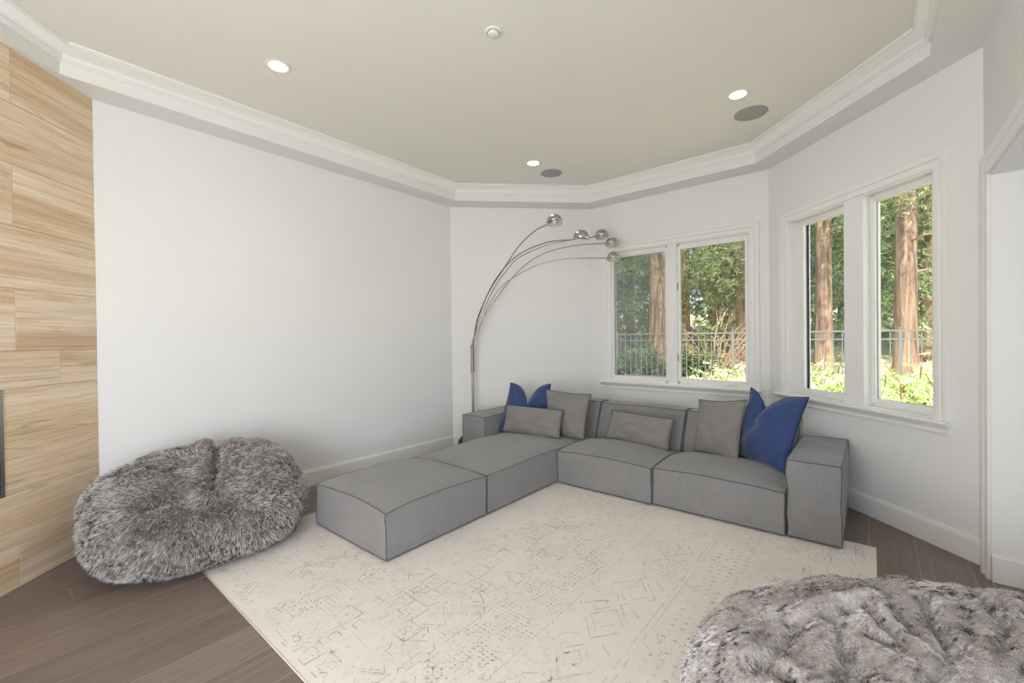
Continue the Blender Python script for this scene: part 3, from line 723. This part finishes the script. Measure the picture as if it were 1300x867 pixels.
# local x = v direction (right), local y = u direction (away)
g = G(); nx, ny = 40, 40
top = lambda i, j: (-hy + 2 * hy * i / nx, -hx + 2 * hx * j / ny)
vs = []; 
for j in range(ny + 1):
    for i in range(nx + 1):
        x, y = top(i, j); ed = min(1, min(x + hy, hy - x, y + hx, hx - y) / .012); w = mnoise.noise(Vector((x * 2, y * 2, 0))) * .0008
        vs.append((x, y, .0030 + .0035 * ed + w * ed))
g.add(vs, [(j * (nx + 1) + i, j * (nx + 1) + i + 1, (j + 1) * (nx + 1) + i + 1, (j + 1) * (nx + 1) + i) for j in range(ny) for i in range(nx)])
g.add([(-hy, -hx, .0008), (hy, -hx, .0008), (hy, hx, .0008), (-hy, hx, .0008)], [(3, 2, 1, 0)])
rug = g.build('area_rug', M['rug'], None, smooth=True, loc=(cx, cy, 0), rotz=RZ)
tag(rug, 'cream area rug with faded grey tribal pattern under the sofa', 'rug')
G().tube([(-hy, -hx, .0042), (hy, -hx, .0042), (hy, hx, .0042), (-hy, hx, .0042)], .0035, 6, closed=True).build('binding', M['rug_edge'], rug, smooth=True)
rr = random.Random(21); SG = G()
def stroke(x0, y0, x1, y1, w=.007, wear=.22):
    if rr.random() < wear * .5: return
    d = Vector((x1 - x0, y1 - y0)); L = d.length
    if L < 1e-4: return
    d /= L; n_ = Vector((-d.y, d.x)); k = max(1, int(L / .045)); zt = .0074
    for i in range(k):
        if rr.random() < wear: continue
        a_ = Vector((x0, y0)) + d * (L * i / k + rr.uniform(0, .004)); b_ = Vector((x0, y0)) + d * (L * (i + 1) / k - rr.uniform(0, .006)); ww = w * rr.uniform(.45, 1.0) / 2
        if max(abs(a_.x), abs(b_.x)) > hy - .03 or max(abs(a_.y), abs(b_.y)) > hx - .03: continue
        q = [a_ - n_ * ww, b_ - n_ * ww * rr.uniform(.6, 1), b_ + n_ * ww, a_ + n_ * ww]
        SG.add([(p.x, p.y, zt) for p in q], [(0, 1, 2, 3)])
def rect(x, y, dw, h, **k):
    stroke(x - dw, y - h, x + dw, y - h, **k); stroke(x + dw, y - h, x + dw, y + h, **k); stroke(x + dw, y + h, x - dw, y + h, **k); stroke(x - dw, y + h, x - dw, y - h, **k)
def diam(x, y, dw, h, **k):
    stroke(x - dw, y, x, y - h, **k); stroke(x, y - h, x + dw, y, **k); stroke(x + dw, y, x, y + h, **k); stroke(x, y + h, x - dw, y, **k)
def band_dash(xc, rows_, pitch, ln, w):
    for r_ in range(rows_):
        y = -hx + .05
        while y < hx - .05:
            stroke(xc + r_ * .055 - ln / 2, y, xc + r_ * .055 + ln / 2, y + .004, w=w, wear=.12); y += pitch
def band_squares(xc):           # stepped squares with a small square inside, three abreast
    y = -hx + .10; k = 0
    while y < hx - .10:
        sh = 0.055 if k % 2 else -.055
        for c in (-1, 0, 1):
            X_ = xc + c * .125 + sh
            if c * (1 if k % 4 < 2 else -1) == 1 and k % 2: continue
            rect(X_, y, .060, .060, w=.008, wear=.30)
            if (k + c) % 2 == 0: rect(X_, y, .027, .027, w=.010, wear=.22)
            else: stroke(X_ - .008, y, X_ + .008, y, w=.018, wear=0)
        y += .128; k += 1
def band_check(xc, w_):
    y = -hx + .06; k = 0
    while y < hx - .06:
        o_ = abs((k % 10) - 5) * .028
        for i in range(-3, 4):
            X_ = xc + i * .030 + o_ - .07
            if rr.random() < .82: stroke(X_ - .010, y, X_ + .010, y, w=.010, wear=.05)
        y += .026; k += 1
def band_diamonds(xc, w_, step):
    y = -hx + step / 2
    while y < hx:
        for q in (1.0, .70, .38): diam(xc, y, w_ * q, step / 2 * q, w=.008, wear=.32)
        stroke(xc - w_, y + step / 2 - .05, xc - w_ * .5, y + step / 2, w=.008); stroke(xc + w_, y + step / 2 - .05, xc + w_ * .5, y + step / 2, w=.008)
        y += step
def band_zig(xc, w_, step, n_=2):
    y = -hx + .05
    while y < hx - step:
        for q in range(n_):
            o_ = q * .028; stroke(xc - w_ + o_, y, xc + w_ + o_, y + step / 2, w=.006, wear=.42); stroke(xc + w_ + o_, y + step / 2, xc - w_ + o_, y + step, w=.006, wear=.42)
        y += step
def band_line(xc, w=.006, wear=.2): stroke(xc, -hx + .04, xc, hx - .04, w=w, wear=wear)
v2x = lambda v: v - (RV0 + RV1) / 2
band_dash(v2x(-3.60), 3, .075, .020, .018); band_line(v2x(-3.40)); band_zig(v2x(-3.30), .05, .14); band_line(v2x(-3.18))
band_dash(v2x(-3.10), 2, .06, .016, .014); band_diamonds(v2x(-2.84), .11, .30); band_line(v2x(-2.70), wear=.5)
band_check(v2x(-2.46), .1); band_zig(v2x(-2.26), .05, .16, 1); band_squares(v2x(-2.02)); band_zig(v2x(-1.76), .05, .13, 2)
band_line(v2x(-1.66), wear=.55); band_line(v2x(-1.62)); band_check(v2x(-1.46), .1); band_line(v2x(-1.30)); band_line(v2x(-1.27), wear=.5)
band_diamonds(v2x(-1.08), .13, .34); band_line(v2x(-.90)); band_line(v2x(-.87)); band_dash(v2x(-.80), 4, .055, .028, .018)
band_line(v2x(-.56), wear=.5); band_zig(v2x(-.46), .06, .16, 2); band_squares(v2x(-.22)); band_dash(v2x(-.06), 1, .07, .02, .014)
for _ in range(9000):
    x = rr.uniform(-hy + .04, hy - .04); y = rr.uniform(-hx + .04, hx - .04)
    if mnoise.noise(Vector((x * 1.7, y * 1.7, 3))) < -.05: continue
    a_ = rr.choice([0, pi / 2, pi / 2, pi / 4, -pi / 4]); l_ = rr.uniform(.012, .05)
    stroke(x, y, x + l_ * cos(a_), y + l_ * sin(a_), w=rr.uniform(.003, .006), wear=0)
tag(SG.build('motif', M['motif'], rug), kind='stuff')

# ================================================================ BEAN BAGS WITH FUR
def fur(parent, name, V, F, m, count, length, rad, comb, seed, curl=.3, spread=.35, seg=4, densmask=None, clump=0, cstr=.4):
    V = np.asarray(V, float); F = np.asarray(F, int); rng = np.random.RandomState(seed)
    T = np.concatenate([F[:, [0, 1, 2]], F[:, [0, 2, 3]]]); A, B, C_ = V[T[:, 0]], V[T[:, 1]], V[T[:, 2]]
    cr_ = np.cross(B - A, C_ - A); ar = np.linalg.norm(cr_, axis=1); cz_ = (A + B + C_)[:, 2] / 3
    wgt = ar * (cz_ > .012)
    if densmask is not None: wgt = wgt * densmask((A + B + C_) / 3)
    fn = cr_ / np.maximum(ar, 1e-12)[:, None]
    # smooth vertex normals
    vn = np.zeros_like(V)
    for k in range(3): np.add.at(vn, T[:, k], cr_)
    vn /= np.maximum(np.linalg.norm(vn, axis=1), 1e-12)[:, None]
    idx = rng.choice(len(T), count, p=wgt / wgt.sum()); r1 = np.sqrt(rng.rand(count)); r2 = rng.rand(count)
    w0, w1, w2 = 1 - r1, r1 * (1 - r2), r1 * r2
    P0 = A[idx] * w0[:, None] + B[idx] * w1[:, None] + C_[idx] * w2[:, None]
    N = vn[T[idx, 0]] * w0[:, None] + vn[T[idx, 1]] * w1[:, None] + vn[T[idx, 2]] * w2[:, None]
    N /= np.maximum(np.linalg.norm(N, axis=1), 1e-9)[:, None]
    cb = comb(P0, N); cb = cb - N * (cb * N).sum(1)[:, None]; cb /= np.maximum(np.linalg.norm(cb, axis=1), 1e-9)[:, None]
    # clump direction noise: low frequency swirl
    q = P0 * 9.0; sw = np.sin(q[:, 0] * 1.3 + np.sin(q[:, 1] * 1.7) * 1.5 + seed) + np.sin(q[:, 1] * 2.1 + q[:, 2] * 1.1)
    side = np.cross(N, cb); cb = cb + side * (sw * curl)[:, None]
    d0 = N * .75 + cb * .65 + rng.normal(0, spread, (count, 3)); d0 /= np.linalg.norm(d0, axis=1)[:, None]
    L = length * rng.uniform(.6, 1.15, count)
    out = np.empty((count, seg, 3))
    bend = cb * .55 + np.array([0, 0, -.35]) + rng.normal(0, spread * .6, (count, 3))
    for k in range(seg):
        t_ = k / (seg - 1); out[:, k] = P0 + (d0 * t_ + bend * t_ * t_ * .55) * L[:, None]
    if clump:
        nc = count // clump; ci = rng.choice(count, nc, replace=False); C0 = P0[ci].astype(np.float32); c2 = (C0 ** 2).sum(1); near = np.empty(count, int); P32 = P0.astype(np.float32)
        for q0 in range(0, count, 6000): near[q0:q0 + 6000] = (c2[None] - 2 * P32[q0:q0 + 6000] @ C0.T).argmin(1)
        tgt = out[ci[near]]; tw = np.linspace(0, 1, seg) ** 1.2 * cstr
        out = out * (1 - tw)[None, :, None] + tgt * tw[None, :, None]
    out[:, :, 2] = np.maximum(out[:, :, 2], .003)
    hc = bpy.data.hair_curves.new(name); hc.add_curves([seg] * count)
    hc.attributes['position'].data.foreach_set('vector', out.reshape(-1).astype(np.float32))
    ra = hc.attributes.new('radius', 'FLOAT', 'POINT') if 'radius' not in hc.attributes else hc.attributes['radius']
    prof_ = np.array([1.0, .95, .7, .12]) if seg == 4 else np.linspace(1, .1, seg)
    ra.data.foreach_set('value', (np.tile(prof_, count) * np.repeat(rng.uniform(.7, 1.2, count), seg) * rad).astype(np.float32))
    hc.materials.append(m)
    o = bpy.data.objects.new(name, hc); COL.objects.link(o); o.parent = parent; tag(o, kind='stuff')
    return o
def bag_mesh(a, b, h, surf, nt=150, nph=84, e=.80, elow=.42):
    """surf(x, y, z, th, ph) -> displaced point; superellipsoid resting on the floor"""
    V = []; F = []
    sg = lambda c, p: math.copysign(abs(c) ** p, c)
    for j in range(nph + 1):
        ph = -pi / 2 + pi * j / nph
        for i in range(nt):
            th = 2 * pi * i / nt; cp = abs(cos(ph)) ** (e if ph > 0 else elow); x = a * cp * sg(cos(th), .86); y = b * cp * sg(sin(th), .86); z = h * .5 + h * .5 * sg(sin(ph), .85)
            V.append(surf(x, y, z, th, ph))
    for j in range(nph):
        for i in range(nt): F.append((j * nt + i, j * nt + (i + 1) % nt, (j + 1) * nt + (i + 1) % nt, (j + 1) * nt + i))
    return V, F
def groove(x, y, pts, width):
    """distance-based crease along a polyline; returns 0..1"""
    best = 9.0; tt = 0; n = len(pts) - 1
    for i in range(n):
        ax, ay = pts[i]; bx, by = pts[i + 1]; dx, dy = bx - ax, by - ay; l2 = dx * dx + dy * dy
        t_ = max(0, min(1, ((x - ax) * dx + (y - ay) * dy) / l2)); dd = math.hypot(x - ax - dx * t_, y - ay - dy * t_)
        if dd < best: best = dd; tt = (i + t_) / n
    return math.exp(-(best / width) ** 2), tt

# left bag.  local x = along the left wall (away from camera), local y = towards the wall
BAx, BAy = -1.985, 3.40
bag1 = empty('bean_bag', (BAx, BAy, 0), radians(40))
tag(bag1, 'shaggy dark grey faux fur bean bag against the left wall beside the stone', 'bean bag', 'faux fur bean bags')
PX, PY = .00, -.19
CR1 = [([(PX, PY), (.07, .02), (.13, .24), (.17, .56)], .036, .11), ([(PX, PY), (-.12, -.02), (-.32, .10), (-.55, .14)], .036, .055),
       ([(PX, PY), (.30, -.13), (.52, -.10)], .034, .055), ([(PX, PY), (.26, .02), (.46, .16), (.62, .20)], .034, .05),
       ([(PX, PY), (-.02, -.24), (.06, -.45), (.10, -.62)], .034, .03), ([(-.05, .25), (-.30, .34), (-.55, .36)], .036, .045),
       ([(PX, PY), (-.14, -.20), (-.34, -.26)], .036, .05), ([(.34, .28), (.52, .36), (.70, .34)], .03, .035)]
def surf1(x, y, z, th, ph):
    up = max(0, z / .64) ** 1.2
    z += .055 * math.exp(-((y - .22) / .30) ** 2) * up - .03 * up * math.exp(-((x + .62) / .25) ** 2)
    r = math.hypot((x - PX) / .36, (y - PY) / .30); z -= .175 * math.exp(-r * r) * up
    z -= .17 * max(0, (.12 - y) / .6) ** 1.1 * up
    for pts, w, dp in CR1:
        gv, tt = groove(x, y, pts, w * 1.35); z -= 1.9 * dp * gv * (1 - .40 * tt) * up
        gv2, _ = groove(x, y, pts, w * 3.0); z += dp * .75 * gv2 * up
    n = mnoise.noise(Vector((x * 3.2, y * 3.2, z * 3.2))) * .040 + mnoise.noise(Vector((x * 8, y * 8, z * 8 + 4))) * .016
    k = 1 + n * 1.1; zz = z + n * .7 * up
    low = math.exp(-((z - .10) / .12) ** 2) * .03
    return (x * (k + low), y * (k + low), max(.012, zz))
V, F = bag_mesh(.66, .58, .655, surf1)
mk('cover', V, F, M['hide'], bag1, True)
def comb1(P, N):
    c = np.stack([P[:, 0] - PX, P[:, 1] - PY, np.zeros(len(P))], 1); c /= np.maximum(np.linalg.norm(c, axis=1), .05)[:, None]
    c[:, 2] -= .9; return c
fur(bag1, 'fur', V, F, M['fur_a'], 85000, .036, .0010, comb1, 5, clump=12, cstr=.32)

# right bag, near the camera
BBx, BBy = 1.63, 1.17
bag2 = empty('bean_bag', (BBx, BBy, 0), radians(0))
tag(bag2, 'silvery plush faux fur bean bag with dark streaks, at the near right corner', 'bean bag', 'faux fur bean bags')
CR2 = [([(-.70, .18), (-.42, .36), (-.10, .40)], .035, .040), ([(-.55, -.10), (-.40, .16), (-.26, .34)], .032, .060), ([(-.36, -.20), (-.20, .08), (-.12, .36)], .030, .055),
       ([(-.34, -.05), (-.02, .16), (.20, .44)], .032, .060), ([(-.20, -.30), (.10, -.02), (.44, .24), (.60, .30)], .036, .062), ([(.10, .10), (.34, .26), (.52, .50)], .030, .045),
       ([(-.10, -.40), (.30, -.16), (.72, .02)], .040, .060), ([(.66, -.50), (.64, -.10), (.66, .20), (.64, .52)], .022, .050), ([(.30, .10), (.52, .10), (.66, .06)], .028, .04),
       ([(-.66, -.40), (-.60, -.02), (-.66, .20)], .026, .045), ([(-.22, .10), (-.24, .28), (-.16, .40)], .028, .045), ([(-.05, .02), (-.06, .24), (.02, .42)], .028, .04)]
def surf2(x, y, z, th, ph):
    up = max(0, z / .46) ** 1.3
    for pts, w, dp in CR2:
        gv, tt = groove(x, y, pts, w); z -= dp * gv * up * 2.0
        gv2, _ = groove(x, y, pts, w * 2.3); z += dp * .85 * gv2 * up
    q = Vector((x * 2.4 - y * 2.2, (x + y) * .9, z * 2)); n = mnoise.noise(q * 1.6) * .055 + mnoise.noise(q * 3.4) * .024
    n2 = mnoise.noise(Vector((x * 3, y * 3, z * 3))) * .03
    k = 1 + n2; z += (n + n2 * .6) * up
    low = math.exp(-((z - .12) / .12) ** 2) * .02
    return (x * (k + low), y * (k + low), max(.014, z))
V, F = bag_mesh(.92, .80, .43, surf2, 230, 120, .62)
mk('cover', V, F, M['hide_b'], bag2, True)
def comb2(P, N):
    c = np.stack([-.6 + P[:, 0] * .6, -.9 + P[:, 1] * .3, np.full(len(P), -.5)], 1); return c
fur(bag2, 'fur', V, F, M['fur_b'], 200000, .018, .00062, comb2, 9, curl=.5, spread=.30, clump=20, cstr=.34)

# ================================================================ OUTDOORS
def terrain(x, y):
    u = (x + y) * S2; t_ = max(0, min(1, (u - 5.8) / 2.0)); t_ = t_ * t_ * (3 - 2 * t_)
    h = .02 + .62 * t_ + max(0, u - 8) * .10
    return h + (mnoise.noise(Vector((x * .6, y * .6, 0))) * .08 if u > 5.8 else 0)
g = G(); nx = ny = 56
vs = [(-14 + 44 * i / nx, -6 + 36 * j / ny) for j in range(ny + 1) for i in range(nx + 1)]
g.add([(x, y, terrain(x, y) - .12 - (.10 if abs(x) < 3.4 and y < 6.3 else 0)) for x, y in vs], [(j * (nx + 1) + i, j * (nx + 1) + i + 1, (j + 1) * (nx + 1) + i + 1, (j + 1) * (nx + 1) + i) for j in range(ny) for i in range(nx)])
gr = g.build('ground', M['ground'], None, smooth=True); tag(gr, kind='structure')
TZ = lambda x, y: terrain(x, y) - .12

# fence on the bank
fen = empty('metal_fence', (*UV(7.9, 0), 0), RZ); tag(fen, 'dark metal picket fence on the bank outside the windows', 'fence')
G().box((-6.0, -.015, 1.53), (4.6, .015, 1.555)).build('top_rail', M['fence'], fen)
G().box((-6.0, -.015, 1.415), (4.6, .015, 1.435)).build('middle_rail', M['fence'], fen)
G().box((-6.0, -.015, .74), (4.6, .015, .77)).build('bottom_rail', M['fence'], fen)
pk = G().box((-.0065, -.0065, .50), (.0065, .0065, 1.555)).build('picket', M['fence'], fen, loc=(-6, 0, 0))
k = 1
while -6 + k * .105 < 4.6:
    c = pk.copy(); COL.objects.link(c); c.parent = fen; c.location = (-6 + k * .105, 0, 0); k += 1
for k in range(6): G().box((-.018, -.018, .35), (.018, .018, 1.57)).box((-.022, -.022, 1.57), (.022, .022, 1.585)).build('post', M['fence'], fen, loc=(-5.94 + k * 2.08, 0, 0))

def spray_mesh(name, n, rad, z0, z1, mat, seed, leaf=.055, droop=.5, per=7, hollow=.35, conic=.6):
    rng = np.random.RandomState(seed); V = np.empty((n * per * 3, 3)); k = 0
    zz = z0 + (z1 - z0) * rng.rand(n); R = rad * (1 - conic * (zz - z0) / (z1 - z0)); rr_ = R * np.sqrt(hollow + (1 - hollow) * rng.rand(n)); th = rng.rand(n) * 2 * pi
    cl = np.floor(rng.rand(n) * n / 14).astype(int); crg = rng.normal(0, 1, (n, 3))
    c = np.stack([rr_ * np.cos(th), rr_ * np.sin(th), zz - droop * (rr_ / rad) ** 1.5], 1)
    # gather sprays around branch tips
    tips = c[: max(3, n // 16)]; c = tips[rng.randint(0, len(tips), n)] + crg * np.array([rad * .10, rad * .10, .16])
    ax = np.stack([np.cos(th), np.sin(th), -.35 + .4 * rng.rand(n)], 1) + rng.normal(0, .45, (n, 3)); ax /= np.linalg.norm(ax, axis=1)[:, None]
    sd = np.cross(ax, rng.normal(0, 1, (n, 3))); sd /= np.linalg.norm(sd, axis=1)[:, None]
    out = []
    for q in range(per):
        t_ = (q // 2) * leaf * .75; s_ = 1 if q % 2 else -1
        L = leaf * rng.uniform(.8, 1.6, n)[:, None]; b = c + ax * t_
        tip = b + ax * L * .8 + sd * s_ * L * .8 + rng.normal(0, leaf * .25, (n, 3)); w = np.cross(ax, sd) * leaf * .12 + ax * leaf * .28
        out.append(np.stack([b - w, b + w, tip], 1))
    V = np.concatenate(out).reshape(-1, 3); F = [(3 * i, 3 * i + 1, 3 * i + 2) for i in range(len(V) // 3)]
    me = bpy.data.meshes.new(name); me.from_pydata(V.tolist(), [], F); me.update(); me.materials.append(mat); return me
def trunk(parent, r, h, lean=0.0, seed=0, name='trunk'):
    n, m = 20, 26; vs = []
    for j in range(m + 1):
        z = h * j / m; rr2 = r * (1 - .45 * z / h) * (1 + .55 * math.exp(-z / .35))
        for i in range(n):
            th = 2 * pi * i / n; q = 1 + .10 * mnoise.noise(Vector((cos(th) * 2.2 + seed, sin(th) * 2.2, z * .35))) + .05 * sin(th * 7 + seed)
            vs.append((rr2 * q * cos(th) + lean * z, rr2 * q * sin(th), z))
    fs = [(j * n + i, j * n + (i + 1) % n, (j + 1) * n + (i + 1) % n, (j + 1) * n + i) for j in range(m) for i in range(n)]
    return mk(name, vs, fs, M['bark'], parent, True)
FOL = [spray_mesh('crown', 7800, 2.3, 1.2, 8.6, M['needles'], 1), spray_mesh('crown', 6200, 2.1, .9, 8.2, M['needles_b'], 2), spray_mesh('crown', 9000, 2.6, .6, 9.2, M['needles'], 3, droop=.9)]
def tree(x, y, r, h, fol, sc, label, group=None, hi=0.0, rot=None, lean=0.0):
    z = TZ(x, y) - .05; o = empty('redwood_tree' if 'redwood trunk' in label else 'evergreen_tree', (x, y, z), rot if rot is not None else random.uniform(0, 6.28)); tag(o, label, 'tree', group)
    trunk(o, r, h, lean, x * 3)
    f = bpy.data.objects.new('foliage', FOL[fol]); COL.objects.link(f); f.parent = o; f.location = (0, 0, hi); f.scale = (sc, sc, sc * h / 9.5); tag(f, kind='stuff')
    g = G(); rb = random.Random(int(x * 97 + y * 31))
    for k in range(16):
        zz = rb.uniform(.16, .85) * h; th = rb.uniform(0, 6.28); L = rb.uniform(.9, 1.9) * sc
        g.tube(spline([(lean * zz, 0, zz), (L * .5 * cos(th), L * .5 * sin(th), zz + .05), (L * cos(th), L * sin(th), zz - .28)], 4), [.022] * 3 + [.015] * 3 + [.008] * 3, 5)
    tag(g.build('branches', M['twig'], o, smooth=True), kind='stuff'); return o
def ray_pt(px, dist):
    an = math.atan((px - 650) / 549.42) + _yaw; return dist * sin(an), dist * cos(an)
for px, dist, r, fol, sc, hi, lab in [
        (1046, 9.9, .135, 0, .50, 2.4, 'redwood trunk behind the fence, in the left pane of the right window'),
        (1150, 9.6, .145, 1, .50, 2.4, 'redwood trunk behind the fence, in the right pane of the right window'),
        (838, 10.2, .235, 0, 0.55, 1.6, 'thick redwood trunk seen in the left pane of the left window'),
        (943, 12.0, .17, 2, .55, 1.6, 'redwood trunk at the right edge of the left window')]:
    x, y = ray_pt(px, dist); tree(x, y, r, 11, fol, sc, lab, None, hi)
pane = lambda px: ('left pane of the left window' if px < 855 else 'right pane of the left window' if px < 985 else 'left pane of the right window' if px < 1095 else 'right pane of the right window')
BK = [(770, 12.5), (800, 15), (870, 13.5), (905, 15.5), (975, 14.5), (1010, 12.8), (1090, 14.0), (1120, 17), (1180, 12.2), (1215, 15), (1070, 18), (850, 18.5), (940, 18.5), (720, 15), (1280, 13), (1200, 18.5), (1000, 18)]
for k, (px, dist) in enumerate(BK):
    x, y = ray_pt(px, dist); tree(x, y, .13, 9.5 + (k % 3), k % 3 if px < 985 else (1, 0, 1)[k % 3], .95 + .1 * (k % 2), 'bushy evergreen tree behind the redwoods, seen through the %s' % pane(px), 'evergreen trees behind the redwoods', 0)
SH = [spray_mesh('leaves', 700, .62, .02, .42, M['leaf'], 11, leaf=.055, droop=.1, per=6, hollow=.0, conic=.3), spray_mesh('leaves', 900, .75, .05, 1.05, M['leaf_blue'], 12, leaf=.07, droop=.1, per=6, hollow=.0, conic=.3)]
def shrub(x, y, s_, kind, label, group):
    o = empty('garden_shrub', (x, y, TZ(x, y) - (.10 if kind == 0 else .25)), random.uniform(0, 6)); tag(o, label, 'shrub', group)
    f = bpy.data.objects.new('leaves', SH[kind]); COL.objects.link(f); f.parent = o; f.scale = (s_, s_, s_); tag(f, kind='stuff')
    g = G()
    for k in range(6):
        th = k * 1.05; g.tube([(0, 0, 0), (.15 * s_ * cos(th), .15 * s_ * sin(th), .35 * s_), (.34 * s_ * cos(th), .34 * s_ * sin(th), .62 * s_)], .007, 5)
    g.build('stems', M['twig'], o)
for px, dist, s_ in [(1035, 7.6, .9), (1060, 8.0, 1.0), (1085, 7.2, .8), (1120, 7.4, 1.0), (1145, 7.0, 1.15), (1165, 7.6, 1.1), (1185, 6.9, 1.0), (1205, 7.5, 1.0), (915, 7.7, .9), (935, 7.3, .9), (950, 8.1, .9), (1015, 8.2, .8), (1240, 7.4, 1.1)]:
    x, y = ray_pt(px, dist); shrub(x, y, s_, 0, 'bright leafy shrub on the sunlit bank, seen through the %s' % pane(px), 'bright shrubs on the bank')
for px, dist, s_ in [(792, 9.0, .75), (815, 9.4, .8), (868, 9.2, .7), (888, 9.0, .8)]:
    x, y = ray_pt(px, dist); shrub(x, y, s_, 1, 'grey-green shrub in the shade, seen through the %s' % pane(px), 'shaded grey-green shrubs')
# fallen dry branches in the left window
g = G(); rb = random.Random(4); x0, y0 = ray_pt(908, 9.0); z0 = TZ(x0, y0)
for k in range(26):
    th = rb.uniform(0, 6.28); L = rb.uniform(.6, 1.5); e = Vector((L * cos(th) * .7, L * sin(th) * .7, rb.uniform(.5, 1.5)))
    g.tube([(0, 0, 0), e * .5 + Vector((rb.uniform(-.1, .1), rb.uniform(-.1, .1), .1)), e], [.012, .008, .003], 5)
    for q in range(3):
        s_ = e * rb.uniform(.4, .9); g.tube([s_, s_ + Vector((rb.uniform(-.35, .35), rb.uniform(-.35, .35), rb.uniform(-.1, .35)))], [.008, .003], 4)
tag(g.build('brush_pile', M['twig'], None, loc=(x0, y0, z0)), 'tangle of dry bare branches outside the left window', 'branches')
